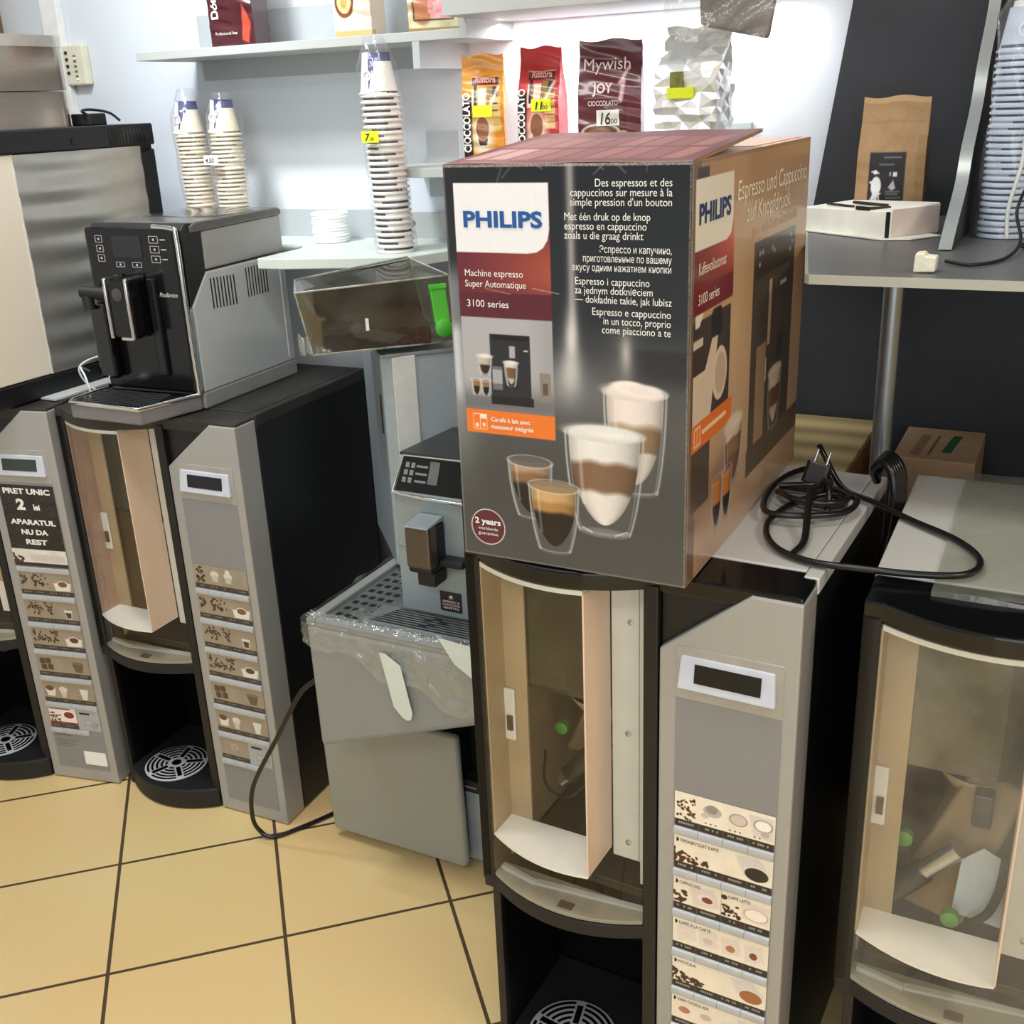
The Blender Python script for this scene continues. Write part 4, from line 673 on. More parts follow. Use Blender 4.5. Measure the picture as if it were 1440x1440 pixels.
MINI = mat('mini_steel', (150, 162, 166), 0.38, 0.3, var=0.05, scale=25)
mi = thing('espresso_machine', 'small steel fronted espresso machine standing on the film-wrapped grey machine', 'coffee machine', (-1.066, 1.55, 0.6125))
b = MB().prism([(0, 0.012), (0, 0.250), (0.03, 0.312), (0.225, 0.303), (0.225, 0.012)], 'x', 0.0, 0.185).build('body', MINI, mi, bevel=0.004)
MB().prism([(0.03, 0.3125), (0.228, 0.3035), (0.228, 0.3085), (0.031, 0.3165)], 'x', 0.001, 0.184).build('top_cover', mat('charcoal_top', (38, 40, 42), 0.4), mi)
sl = lambda t, k=0.0: (0.0+0.03*t-k*0.9, 0.250+0.062*t+k*0.43)        # along the sloping control panel
pn = MB().add([(0.004, *sl(0.04, 0.001)), (0.146, *sl(0.04, 0.001)), (0.146, *sl(0.97, 0.001)), (0.012, *sl(0.97, 0.001)), (0.004, *sl(0.04, -0.003)), (0.146, *sl(0.04, -0.003)), (0.146, *sl(0.97, -0.003)), (0.012, *sl(0.97, -0.003))],
     [(3,2,1,0),(4,5,6,7),(0,1,5,4),(1,2,6,5),(2,3,7,6),(3,0,4,7)]).build('control_panel', BLACKG, mi)
b = MB()
for x in (0.016, 0.028):
    for k in range(3): b.prism([sl(0.28+0.2*k, 0.001), sl(0.42+0.2*k, 0.001), sl(0.42+0.2*k, 0.0022), sl(0.28+0.2*k, 0.0022)], 'x', x+0.003*k/2, x+0.008+0.003*k/2)
for k in range(3): b.prism([sl(0.31+0.2*k, 0.001), sl(0.37+0.2*k, 0.001), sl(0.37+0.2*k, 0.0018), sl(0.31+0.2*k, 0.0018)], 'x', 0.042, 0.066)
b.build('keys', mat('grey_keys', (118, 120, 122), 0.4), pn)
MB().prism([sl(0.3, 0.001), sl(0.9, 0.001), sl(0.9, 0.0025), sl(0.3, 0.0025)], 'x', 0.07, 0.09).build('display', mat('display_reflection_grey', (96, 98, 96), 0.2), pn)
MB().tube([(0.0, -0.003, 0.25), (0.06, -0.005, 0.2455), (0.15, -0.003, 0.244)], 0.0032, 8).build('chrome_trim', CHROME, mi, smooth=60); MB().tube([(0.0, -0.002, 0.251), (0.011, 0.028, 0.3125), (0.15, 0.029, 0.3135)], 0.002, 8).build('chrome_trim', CHROME, mi, smooth=60)
sp = B(0.056, 0.106, -0.055, 0.001, 0.12, 0.207).build('coffee_spout', BLACKM, mi, bevel=0.006); B(0.055, 0.107, -0.058, -0.028, 0.13, 0.210).build('spout_cover', mat('bronze_cover', (96, 88, 78), 0.3, 0.6), sp, bevel=0.006)
MB().prism([(-0.06, 0.209), (-0.06, 0.212), (-0.004, 0.218), (-0.004, 0.209)], 'x', 0.056, 0.106).build('spout_top', MINI, sp, bevel=0.002)
B(0.068, 0.106, -0.045, -0.002, 0.092, 0.121).build('spout_tip', BLACKM, sp, bevel=0.004)
B(0.028, 0.056, -0.012, 0.002, 0.152, 0.178).build('side_slot', BLACKM, mi, bevel=0.003); B(0.001, 0.056, -0.003, 0.001, 0.147, 0.15).build('front_seam', STEEL, mi)
B(0.146, 0.186, -0.006, 0.002, 0.10, 0.30).build('door_edge', BLACKM, mi, bevel=0.003); B(0.107, 0.155, -0.03, 0, 0.128, 0.142).build('steam_spout', BLACKM, mi, bevel=0.004)
c = Canvas(0.046, 0.04, 0.0007, (26, 22, 24)); c.ell(0.023, 0.030, 0.004, 0.003, (220, 200, 200)); c.rect(0.017, 0.029, 0.0245, 0.0262, (200, 90, 90)); st = c.sheet('front_sticker', PR, mi, front(0.086, 0.026, -0.0007), label='small dark sticker')
lettering('sticker_lettering', [('ESPRESSO &', 0.023, 0.018, 0.0062, dict(align='CENTER', bold=0.02, fit=0.036)), ('CAPPUCCINO', 0.023, 0.0115, 0.0062, dict(align='CENTER', bold=0.02, fit=0.038)), ('PERFETTO', 0.023, 0.005, 0.0062, dict(align='CENTER', bold=0.02, fit=0.034))], mat('pink_ink', (214, 190, 190), 0.5), st, lambda u, v: (0.086+u, -0.0013, 0.026+v))
dt = B(-0.045, 0.186, -0.072, 0.0, 0.0, 0.014).build('drip_tray', mat('steel_tray', (126, 136, 136), 0.35, 0.3), mi, bevel=0.003)
b = MB()
for k in range(8): b.box(-0.03+0.004*k, 0.18, -0.066+0.0082*k, -0.0622+0.0082*k, 0.014, 0.0146)
for x, y in ((0.075, -0.03), (0.09, -0.045), (0.105, -0.03), (0.09, -0.018), (0.075, -0.052)): b.box(x-0.008, x+0.008, y-0.005, y+0.005, 0.0142, 0.0152)
b.build('grille', BLACKM, dt)

# silver machine standing askew behind, with the clear hopper
hm = thing('bean_vending_machine', 'silver machine standing askew behind the small espresso machine, carrying a clear bean hopper', 'coffee machine', (-1.156, 1.716, 0.6235), math.radians(43))
MB().prism([(0.046, 0.0), (0.40, 0.0), (0.40, 0.28), (-0.02, 0.28), (-0.02, 0.03), (0.0, 0.01)], 'z', 0.0, 0.444).build('body', STEELBOX, hm, bevel=0.003)
MB().prism([(-0.002, -0.003), (0.044, -0.006), (0.044, 0.006), (-0.002, 0.012)], 'z', 0.0, 0.446).build('corner_strip', BEV, hm, bevel=0.002)
B(-0.022, -0.019, 0.05, 0.06, 0.28, 0.36).build('side_handle', BLACKM, hm, bevel=0.001)
B(-0.024, 0.402, -0.004, 0.282, 0.444, 0.452).build('top_plate', mat('hopper_base_steel', (140, 146, 148), 0.35, 0.3), hm, bevel=0.002)
# hopper in local coordinates: front plane y about 0
FB, FT = (-0.15, 0.0), (-0.171, 0.0)
pts = [(-0.15, -0.012, 0.466), (0.125, -0.005, 0.466), (0.10, 0.16, 0.466), (-0.10, 0.13, 0.466), (-0.172, -0.02, 0.585), (0.118, -0.012, 0.593), (0.062, 0.11, 0.617), (-0.165, 0.03, 0.601)]
PLEXI = clear('hopper_acrylic', (214, 216, 208), 0.6, 0.04, 0.10, (170, 172, 160), 14)
hp = MB().hexa(pts).build('hopper', PLEXI, hm)
b = MB()
for i, j in ((0, 1), (4, 5), (5, 6), (6, 7), (7, 4), (0, 4), (1, 5)): b.tube([pts[i], pts[j]], 0.0022, 6)
b.build('hopper_edge', clear('acrylic_edge', (200, 205, 200), 1.5, 0.1, 0.5, (200, 205, 196), 20), hp, smooth=60)
lerp = lambda a, b, t: tuple(p+(q-p)*t for p, q in zip(a, b))
ins = [lerp(p, (-0.02, 0.06, p[2]), 0.05) for p in pts]
MB().hexa([lerp(ins[3], ins[0], 0.1), lerp(ins[2], ins[1], 0.1), ins[2], ins[3], lerp(ins[7], ins[4], 0.05), lerp(ins[6], ins[5], 0.12), lerp(ins[6], ins[2], 0.05), lerp(ins[7], ins[3], 0.05)]).build('hopper_back', mat('brown_black_lining', (40, 35, 31), 0.5, var=0.2), hp)
g = MB().grid(lambda u, v: (-0.148+0.225*u+0.0*v, -0.008+0.12*v, 0.501+0.022*v+0.003*math.sin(9*u+2)+0.002*math.sin(43*u+31*v)), 30, 12)
g.grid(lambda u, v: (-0.148+0.225*u, -0.0085, 0.4675+v*(0.0335+0.003*math.sin(9*u+2)+0.002*math.sin(43*u))), 30, 3)
g.build('bean_residue', mat('ground_coffee', (62, 42, 31), 0.9, var=0.5, scale=160, bump=0.8), hp, smooth=60)
B(-0.047, -0.041, -0.014, -0.010, 0.503, 0.526).build('white_tab', mat('white_tab', (236, 236, 226), 0.5), hp)
gs = MB().prism([(0.078, 0.577), (0.108, 0.579), (0.116, 0.489), (0.088, 0.486)], 'y', -0.02, -0.006).build('outlet_slide', mat('green_plastic', (86, 190, 66), 0.35), hm, bevel=0.002, label='green outlet slide')
MB().lathe([(0.017, 0), (0.017, 0.008), (0.012, 0.011)], 24).xf(Matrix.Translation((0.101, -0.016, 0.496)) @ Matrix.Rotation(PI/2, 4, 'X')).build('slide_knob', mat('green_plastic_dark', (70, 172, 54), 0.35), gs, smooth=40)
B(0.076, 0.11, -0.0225, -0.019, 0.571, 0.58).build('slide_lip', mat('green_plastic', (86, 190, 66)), gs, bevel=0.001)
MB().grid(lambda u, v: (-0.175+0.06*u, 0.0-0.02*v+0.006*math.sin(30*u), 0.467+0.05*(1-u)*v*(1-v)*3+abs(crumple(u*.3, v*.4))), 24, 14).build('film_scrap', FILM, hm, smooth=80)

# ================================================================ BIG BLACK FRAMED MACHINE ON THE LEFT
bm_ = thing('coffee_machine', 'large black framed machine with cream and rippled steel panels, at the left edge', 'coffee machine', (-2.0, 1.5, 0.9485))
B(-0.42, -0.012, -0.06, 0.525, 0.0, 0.55).build('body', BLACK, bm_, bevel=0.004)
MB().prism([(-0.06, 0.0), (0.530, 0.0), (0.530, 0.553), (-0.06, 0.553), ], 'x', -0.014, -0.004).build('back_plate', BLACKM, bm_)
fr = MB().prism([(0.485, 0.03), (0.530, 0.0), (0.532, 0.5), (0.485, 0.49)], 'x', -0.012, 0.004).prism([(-0.06, 0.508), (0.534, 0.508), (0.534, 0.556), (-0.06, 0.556)], 'x', -0.40, 0.006).prism([(-0.06, 0.0), (0.52, 0.0), (0.5, 0.045), (-0.06, 0.045)], 'x', -0.012, 0.006).build('frame', BLACK, bm_, bevel=0.004)
b = MB()
for k in range(11): b.box(0.006, 0.007, 0.395+0.0105*k, 0.3995+0.0105*k, 0.512, 0.548)
b.build('frame_vent', BLACKG, fr)
B(0.0055, 0.008, 0.285, 0.295, 0.518, 0.534).build('lock', BLACKG, fr, bevel=0.001)
B(-0.008, 0.002, -0.06, 0.124, 0.047, 0.508).build('cream_panel', mat('cream_panel', (222, 214, 200), 0.45, var=0.03, scale=4), bm_, bevel=0.002)
b = MB().grid(lambda u, v: (0.0032+0.0032*math.sin(v*2*PI*7.4+0.9*math.sin(3.0*u)-1.2*u)*(0.35+0.65*math.sin(PI*min(1, max(0, u)))), 0.126+0.36*u, 0.047+0.46*v), 40, 160); b.build('rippled_panel', mat('rippled_steel', (196, 194, 190), 0.36, 0.85, var=0.03), bm_, smooth=80)
B(-0.008, 0.0035, 0.1235, 0.1275, 0.047, 0.508).build('panel_divider', mat('light_divider', (214, 210, 204), 0.35), bm_)
B(0.0, 0.05, 0.08, 0.28, 0.0, 0.004).build('edge_highlight', mat('edge_highlight_pale', (196, 200, 198), 0.3), bm_)  # thin pale strip added as the highlight along the black base edge
bh = thing('steel_canister', 'rounded stainless steel bean canister on top of the large black framed machine', 'canister', (-2.05, 1.66, 1.5035))
def rrect(x0, x1, y0, y1, r, n=6):
    return arc(x1-r, y0+r, r, -PI/2, 0, n)+arc(x1-r, y1-r, r, 0, PI/2, n)+arc(x0+r, y1-r, r, PI/2, PI, n)+arc(x0+r, y0+r, r, PI, 1.5*PI, n)
BR = mat('brushed_warm_steel', (178, 166, 154), 0.2, 0.9, var=0.05, scale=12, stretch=(1, 1, 12))
MB().prism(rrect(-0.28, 0, -0.12, 0.21, 0.045), 'z', 0, 0.075).build('lower_bin', BR, bh, smooth=40)
MB().prism(rrect(-0.282, 0.002, -0.122, 0.212, 0.046), 'z', 0.077, 0.165).build('upper_bin', BR, bh, smooth=40)
MB().prism(rrect(-0.284, 0.004, -0.124, 0.214, 0.047), 'z', 0.165, 0.188).build('lid', mat('light_steel', (206, 200, 190), 0.3, 0.8), bh, smooth=40)
for y in (-0.045, -0.03, -0.018): MB().lathe([(0.006, 0), (0.006, 0.008)], 10, (-0.09, y, 0.188)).build('lid_screw', STEEL, bh)
ad = thing('power_adapter', 'small black power adapter behind the steel canister', 'adapter', (-2.075, 1.945, 1.5045))
B(-0.03, 0.03, -0.05, 0.0, 0, 0.026).build('case', BLACKM, ad, bevel=0.003); MB().tube(spline([(0.0, -0.02, 0.02), (0.02, -0.06, 0.032), (0.01, -0.02, 0.034), (0.02, 0.02, 0.026), (0.03, 0.04, 0.008)], 6), 0.003, 6).build('cord', BLACKM, ad, smooth=60)

# ================================================================ SHELVES AND WHAT STANDS ON THEM
SHELF = mat('pale_grey_laminate', (178, 182, 181), 0.5, var=0.02, scale=10); BACKP = mat('grey_back_panel', (176, 182, 186), 0.55, var=0.02)
us = thing('wall_shelf', 'long pale grey wall shelf with a back panel, upper left', 'shelf', (-1.56, 2.2, 1.637))
B(-0.42, 0.43, -0.2, -0.001, 0, 0.018).build('board', SHELF, us, bevel=0.001); B(-0.395, 0.32, -0.012, -0.001, -0.043, 0.0).build('rail', BACKP, us); B(-0.395, 0.32, -0.012, -0.001, 0.018, 0.10).build('back_panel', BACKP, us)
B(0.32, 0.336, -0.2, -0.001, -0.05, 0.0).build('end_panel', BACKP, us); B(0.43, 0.446, -0.2, -0.001, 0.0, 0.5).build('end_panel', SHELF, us)
ms = thing('wall_shelf', 'pale grey wall shelf with a rounded end, holding the chocolate bags', 'shelf', (-1.0, 2.2, 1.378))
MB().prism([(0.38, -0.001), (-0.36, -0.001)]+arc(-0.26, -0.1, 0.1, PI, 1.5*PI, 8)+[(0.38, -0.2)], 'z', 0, 0.018).build('board', SHELF, ms, bevel=0.001)
for x in (-0.335, 0.315): B(x, x+0.085, -0.014, -0.001, -0.055, 0.085).build('wall_plate', BACKP, ms, bevel=0.002)
ls = thing('corner_counter', 'low pale grey wall counter holding paper cups and lids', 'shelf', (-1.8, 2.2, 1.208))
MB().prism([(-0.16, -0.001), (-0.16, -0.19), (0.24, -0.19), (0.25, -0.376), (0.31, -0.372), (0.575, -0.29), (0.62, -0.16), (0.62, -0.001)], 'z', 0, 0.022).build('board', mat('pale_green_grey', (204, 214, 208), 0.35, var=0.02), ls, bevel=0.002)
B(-0.16, 0.40, -0.014, -0.001, 0.022, 0.086).build('upstand', BACKP, ls, bevel=0.001); B(0.40, 0.62, -0.012, -0.001, 0.022, 0.08).build('upstand', SHELF, ls)
MB().lathe([(0.006, 0), (0.004, 0.003)], 10).xf(Matrix.Translation((0.415, -0.012, 0.056)) @ Matrix.Rotation(PI/2, 4, 'X')).build('screw', INKG, ls)
hs = thing('wall_shelf', 'lavender grey underside of the top wall shelf above the chocolate bags', 'shelf', (-0.90, 2.2, 1.672)); B(-0.22, 0.29, -0.28, -0.001, 0, 0.03).build('board', SHELF, hs, bevel=0.001)
cp = thing('wall_controller', 'cream wall box with two rows of buttons beside the steel canister', 'control box', (-2.368, 2.2, 1.601)); B(-0.04, 0.032, -0.024, -0.001, 0, 0.096).build('case', mat('cream_plastic', (226, 222, 200), 0.45), cp, bevel=0.004)
for k in range(4): MB().lathe([(0.0045, 0), (0.004, 0.003)], 12).xf(Matrix.Translation((-0.026, -0.024, 0.03+0.016*k)) @ Matrix.Rotation(PI/2, 4, 'X')).build('button', INK, cp)
b = MB()
for k in range(5): b.box(-0.004, 0.006, -0.0247, -0.0235, 0.018+0.012*k, 0.024+0.012*k)
b.build('dial_marks', INKG, cp)
for z in (0.014, 0.064): MB().lathe([(0.004, 0), (0.003, 0.003)], 12).xf(Matrix.Translation((0.002, -0.024, z)) @ Matrix.Rotation(PI/2, 4, 'X')).build('indicator', mat('white_lamp', (250, 250, 244), 0.3), cp)

def bag_surface(w, d, h, lean=0.0, top=0.5, seed=0, crump=0.0009, topw=0.99):
    """gusset bag: (s, z) with s in [0,4) round the four sides -> point; front is s in [0,1]."""
    q = random.Random(seed); ph = [q.random()*6 for _ in range(8)]
    def P(s, t):
        tt = np.clip((t-top)/(0.93-top), 0, 1); th = d*(1-tt*tt*(3-2*tt))+0.005; ww = w*(1+(topw-1)*t)
        s = np.asarray(s, float) % 4; k = np.floor(s).astype(int); f = s-k
        x = np.select([k == 0, k == 1, k == 2], [-ww/2+ww*f, ww/2+0*f, ww/2-ww*f], -ww/2+0*f); y = np.select([k == 0, k == 1, k == 2], [-th/2+0*f, -th/2+th*f, th/2+0*f], th/2-th*f)
        bulge_ = np.sin(PI*np.clip(f, 0, 1))*np.sin(PI*np.clip(t, 0, 1)**0.8)*0.006; y = y+np.select([k == 0, k == 2], [-bulge_, bulge_], 0); x = x+np.select([k == 1, k == 3], [-bulge_*1.5*tt, bulge_*1.5*tt], 0)
        c = crump*(np.sin(41*x+ph[0]+19*t)+np.sin(27*t*2+ph[1]+33*x)+0.6*np.sin(60*t+90*x+ph[2]))*np.clip(t*6, 0, 1); y = y+c*np.where(k % 2 == 0, 1, 0.2)*(1-0.5*tt); x = x+c*0.12*np.where(k % 2 == 1, 1, 0.1)
        z = t*h*(1+0.012*np.sin(9*x/w+ph[3])*np.clip(t-0.7, 0, 1)*3); y = y+lean*t*h
        return x, y, z
    return P
def bag(name, label, cat, loc, rz, w, d, h, m, paint, group=None, res=0.0013, **kw):
    t = thing(name, label, cat, loc, rz, group); P = bag_surface(w, d, h, **kw); per = 2*(w+d)
    c = Canvas(per, h, res, (128, 128, 128)); n = c.u
    br = np.array([0, w, w+d, 2*w+d, per]); sidx = np.interp(n.ravel(), br, [0, 1, 2, 3, 4]).reshape(n.shape); sidx = np.minimum(sidx, 3.9999)
    paint(c, w, d, h); c.sheet('pouch', m, t, lambda u, v: P(sidx, v/h))
    MB().prism([(-w/2, -d/2), (w/2, -d/2), (w/2, d/2), (-w/2, d/2)], 'z', 0.0005, 0.0015).build('base', m if False else mat('bag_base', (90, 60, 50), 0.5), t)
    def on(u, v, k=0.0012):                                            # a point just off the front face, u from the left edge
        x, y, z = P(np.array(u/w), np.array(v/h)); return (float(x), float(y)-k, float(z))
    t_on[t.name] = on; return t
t_on = {}
def sheet_on(t, name, m, u0, v0, w, h, col, label=None, k=0.0016):
    on = t_on[t.name]; return MB().grid(lambda a, b: on(u0+w*a, v0+h*b, k), 8, 8).build(name, mat('paper_'+name+str(col[0])+str(col[2]), col, 0.6), t, label=label, smooth=60)
FOILP = printed('gloss_foil_print', 0.26, 0.4)
def choc(base, dark):
    def paint(c, w, d, h):
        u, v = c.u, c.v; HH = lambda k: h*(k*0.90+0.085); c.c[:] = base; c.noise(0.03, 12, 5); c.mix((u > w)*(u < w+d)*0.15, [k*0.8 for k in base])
        c.rect(0, w*0.235, 0, HH(0.6), (34, 22, 20)); c.rect(w*0.25, w*0.36, HH(0.46), HH(0.68), (236, 228, 210)); c.rect(w*0.29, w*0.36, HH(0.5), HH(0.72), (40, 34, 30)); c.rect(w*0.40, w*0.58, HH(0.42), HH(0.68), (226, 218, 190)); c.rect(w*0.60, w*0.74, HH(0.42), HH(0.70), (150, 128, 72)); c.rect(w*0.74, w*0.86, HH(0.44), HH(0.70), dark)
        for k in range(5): c.rect(w*0.68, w*0.92, HH(0.26+0.07*k), HH(0.315+0.07*k), (216, 190, 120)); 
        c.line([(w*0.87, HH(0.69)), (w*0.62, HH(0.45))], 0.003, (238, 234, 230), 0.8, 2)
        c.ell(w*0.48, HH(0.22), w*0.26, HH(0.15), (236, 222, 200), 0.8, 10)
        c.poly([(w*0.3, HH(0.29)), (w*0.66, HH(0.29)), (w*0.60, HH(0.10)), (w*0.37, HH(0.10))], (240, 232, 220)); c.poly([(w*0.34, HH(0.25)), (w*0.62, HH(0.25)), (w*0.575, HH(0.12)), (w*0.395, HH(0.12))], (70, 42, 34)); c.ell(w*0.48, HH(0.29), w*0.18, HH(0.026), (226, 210, 190)); c.ell(w*0.48, HH(0.29), w*0.155, HH(0.021), (146, 92, 60))
        c.rect(w*0.24, w*0.88, HH(0.715), HH(0.80), (76, 36, 30)); c.line([(w*0.24, HH(0.80)), (w*0.56, HH(0.785)), (w*0.88, HH(0.80))], 0.0012, (214, 190, 120))
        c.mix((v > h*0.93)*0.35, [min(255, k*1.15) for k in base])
    return paint
def choc_letters(t, w, h, word):
    on = t_on[t.name]
    lettering('side_lettering', [(word, w*0.185, 0.028, 0.021, dict(rot=PI/2, bold=0.03, fit=h*0.53))], INKW, t, lambda u, v: on(u, v))
    lettering('brand_lettering', [('Ristora', w*0.56, h*0.748, 0.017, dict(align='CENTER', bold=0.03, shear=0.15, fit=w*0.5))], mat('pink_white_ink', (246, 160, 160), 0.45), t, lambda u, v: on(u, v))
W1, H1 = 0.084, 0.212
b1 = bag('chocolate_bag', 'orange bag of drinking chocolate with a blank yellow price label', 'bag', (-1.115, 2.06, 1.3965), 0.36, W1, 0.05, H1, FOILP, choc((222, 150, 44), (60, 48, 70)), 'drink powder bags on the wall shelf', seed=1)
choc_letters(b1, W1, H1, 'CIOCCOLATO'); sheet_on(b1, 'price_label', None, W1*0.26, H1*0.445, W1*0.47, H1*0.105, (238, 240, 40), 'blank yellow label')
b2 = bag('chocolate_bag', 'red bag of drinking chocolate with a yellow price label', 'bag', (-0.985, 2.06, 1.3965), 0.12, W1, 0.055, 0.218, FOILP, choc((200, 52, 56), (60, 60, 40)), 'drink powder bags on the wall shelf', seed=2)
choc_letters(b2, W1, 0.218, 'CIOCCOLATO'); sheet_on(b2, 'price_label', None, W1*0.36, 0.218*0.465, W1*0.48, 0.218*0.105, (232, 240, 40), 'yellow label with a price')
lettering('price_lettering', [('11', W1*0.42, 0.218*0.482, 0.02, dict(shear=0.2, bold=0.02)), ('.00', W1*0.60, 0.218*0.482, 0.011, {})], INK, b2, lambda u, v: t_on[b2.name](u, v, 0.0024))
def joy(c, w, d, h):
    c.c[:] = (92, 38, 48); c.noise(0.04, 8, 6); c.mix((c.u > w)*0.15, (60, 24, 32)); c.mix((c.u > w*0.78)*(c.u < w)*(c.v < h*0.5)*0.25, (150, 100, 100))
    c.rect(w*0.1, w*0.72, h*0.545, h*0.549, (196, 160, 160)); c.ell(w*0.36, h*0.27, w*0.32, h*0.075, (222, 216, 204)); c.ell(w*0.36, h*0.275, w*0.27, h*0.055, (120, 84, 62)); c.ell(w*0.35, h*0.28, w*0.17, h*0.03, (150, 112, 88)); c.ell(w*0.72, h*0.25, w*0.09, h*0.035, (206, 190, 172))
    c.line([(w*0.66, h*0.66), (w*0.8, h*0.78)], 0.003, (226, 206, 206), 0.85, 3); c.line([(w*0.68, h*0.52), (w*0.72, h*0.68)], 0.004, (226, 206, 206), 0.8, 3)
    c.ell(0.5*w, h*0.0, w*0.05, h*0.01, (90, 40, 50))
W3, H3 = 0.119, 0.222
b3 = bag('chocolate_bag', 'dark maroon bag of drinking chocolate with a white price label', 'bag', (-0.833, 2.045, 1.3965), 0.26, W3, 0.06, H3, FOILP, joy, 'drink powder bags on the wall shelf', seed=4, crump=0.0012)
on3 = t_on[b3.name]
lettering('bag_lettering', [('Mywish', W3*0.06, H3*0.765, 0.031, dict(fit=W3*0.74)), ('JOY', W3*0.25, H3*0.585, 0.024, dict(bold=0.03, fit=W3*0.32)), ('CIOCCOLATO', W3*0.16, H3*0.485, 0.0125, dict(bold=0.02, fit=W3*0.48))], mat('pale_pink_ink', (232, 210, 206), 0.4), b3, lambda u, v: on3(u, v))
sheet_on(b3, 'price_label', None, W3*0.30, H3*0.325, W3*0.36, H3*0.125, (244, 244, 240), 'white label with a price')
lettering('price_lettering', [('16', W3*0.33, H3*0.337, 0.03, dict(shear=0.15, bold=0.01, wide=0.75)), (',00', W3*0.50, H3*0.34, 0.013, {})], INK, b3, lambda u, v: on3(u, v, 0.0026))
# crumpled foil bag
fb = thing('foil_bag', 'crumpled silver foil bag with a yellow label, standing beside the dark maroon bag', 'bag', (-0.672, 2.05, 1.3965), -0.12, 'drink powder bags on the wall shelf')
P4 = bag_surface(0.118, 0.075, 0.235, seed=9, crump=0.002, top=0.62, topw=1.05); rr = np.random.RandomState(4)
bmx = bmesh.new(); nu, nv = 26, 20; vs = []
for j in range(nv):
    row = []
    for i in range(nu):
        s_ = 4*i/nu; x, y, z = [float(q) for q in P4(np.array(s_), np.array(j/(nv-1)))]; a = 0.0062*min(1, j/3)
        row.append(bmx.verts.new((x+a*(rr.rand()-0.5)+0.03*max(0, j/(nv-1)-0.6)*math.sin(j*0.45), y+a*(rr.rand()-0.5)*1.4, z+a*0.5*(rr.rand()-0.5))))
    vs.append(row)
for j in range(nv-1):
    for i in range(nu):
        q4 = (vs[j][i], vs[j][(i+1) % nu], vs[j+1][(i+1) % nu], vs[j+1][i])
        if (i+j) % 2: bmx.faces.new(q4[:3]); bmx.faces.new((q4[0], q4[2], q4[3]))
        else: bmx.faces.new((q4[0], q4[1], q4[3])); bmx.faces.new(q4[1:])
bmx.faces.new([vs[0][i] for i in range(nu)][::-1]); me = bpy.data.meshes.new('pouch'); bmx.to_mesh(me); bmx.free(); me.materials.append(mat('crumpled_foil', (248, 250, 252), 0.4, 0.6, var=0.04)); o = bpy.data.objects.new('pouch', me); COL.objects.link(o); o.parent = fb
B(-0.03, 0.022, -0.052, -0.046, 0.115, 0.133).build('price_label', mat('acid_yellow', (226, 238, 40), 0.6), fb, label='yellow label'); B(-0.025, 0.0, -0.05, -0.046, 0.133, 0.16).build('printed_patch', mat('olive_print', (120, 122, 60), 0.4, var=0.3, scale=90), fb)

# bags on the upper shelf
def tea(c, w, d, h):
    c.c[:] = (70, 24, 32); c.noise(0.03, 8, 2); c.poly([(w*0.72, h*0.05), (w*0.8, h*0.35), (w*0.95, h*0.2), (w*0.86, h*0.02)], (214, 90, 60), 0.8, 3)
b5 = bag('coffee_bag', 'dark red coffee bag with sideways white lettering on the long shelf', 'bag', (-1.728, 2.07, 1.6555), 0.15, 0.11, 0.06, 0.24, FOILP, tea, 'coffee bags on the upper shelf', seed=5)
lettering('bag_lettering', [('Dóncafe', 0.026, 0.055, 0.026, dict(rot=PI/2, bold=0.03)), ('Professional line', 0.014, 0.024, 0.0085, {})], INKW, b5, lambda u, v: t_on[b5.name](u, v))
def cream_bag(c, w, d, h):
    c.c[:] = (228, 220, 206); c.noise(0.02, 8, 3); c.mix((c.u > w*0.8)*0.4, (222, 190, 170)); c.ell(w*0.32, h*0.27, w*0.27, h*0.12, (124, 72, 44)); c.ell(w*0.32, h*0.27, w*0.2, h*0.085, (232, 208, 150)); c.ell(w*0.32, h*0.275, w*0.1, h*0.045, (200, 160, 90)); c.rect(0, w*1.2, 0, h*0.05, (200, 176, 120))
bag('coffee_bag', 'cream coffee bag with a printed cup on the long shelf', 'bag', (-1.40, 2.06, 1.6555), 0.12, 0.085, 0.06, 0.24, FOILP, cream_bag, 'coffee bags on the upper shelf', seed=6)
def floral(c, w, d, h):
    c.c[:] = (196, 186, 150); c.noise(0.012, 22, 3); q = random.Random(2); c.ell(w*0.3, h*0.2, w*0.22, h*0.14, (176, 116, 84), 1, 4)
    for _ in range(40): c.ell(w*(0.45+0.35*q.random()), h*(0.12+0.2*q.random()), w*0.05, w*0.04, (226, 130+40*q.random(), 160), 0.9, 2)
    c.line([(w*0.12, h*0.4), (w*0.12, h*0.1), (w*0.9, h*0.1), (w*0.95, h*0.4)], 0.0015, (70, 60, 40)); c.rect(0, w*1.4, 0, h*0.035, (150, 130, 80))
bag('coffee_bag', 'olive bag with pink flowers on the right end of the long shelf', 'bag', (-1.226, 2.08, 1.6555), 0.25, 0.105, 0.05, 0.22, FOILP, floral, 'coffee bags on the upper shelf', seed=8)
wp = thing('film_packet', 'dark grey packet in clear film hanging over the edge of the top wall shelf', 'packet', (-0.58, 1.905, 1.62))
MB().hexa([(-0.03, -0.02, 0.004), (0.084, -0.02, -0.022), (0.082, 0.0, -0.024), (-0.032, 0.0, 0.002), (-0.05, 0.0, 0.24), (0.12, 0.0, 0.24), (0.12, 0.02, 0.24), (-0.05, 0.02, 0.24)]).build('packet', mat('grey_packet', (118, 112, 108), 0.4, var=0.25, scale=18, bump=0.3), wp, bevel=0.006, seg=3)
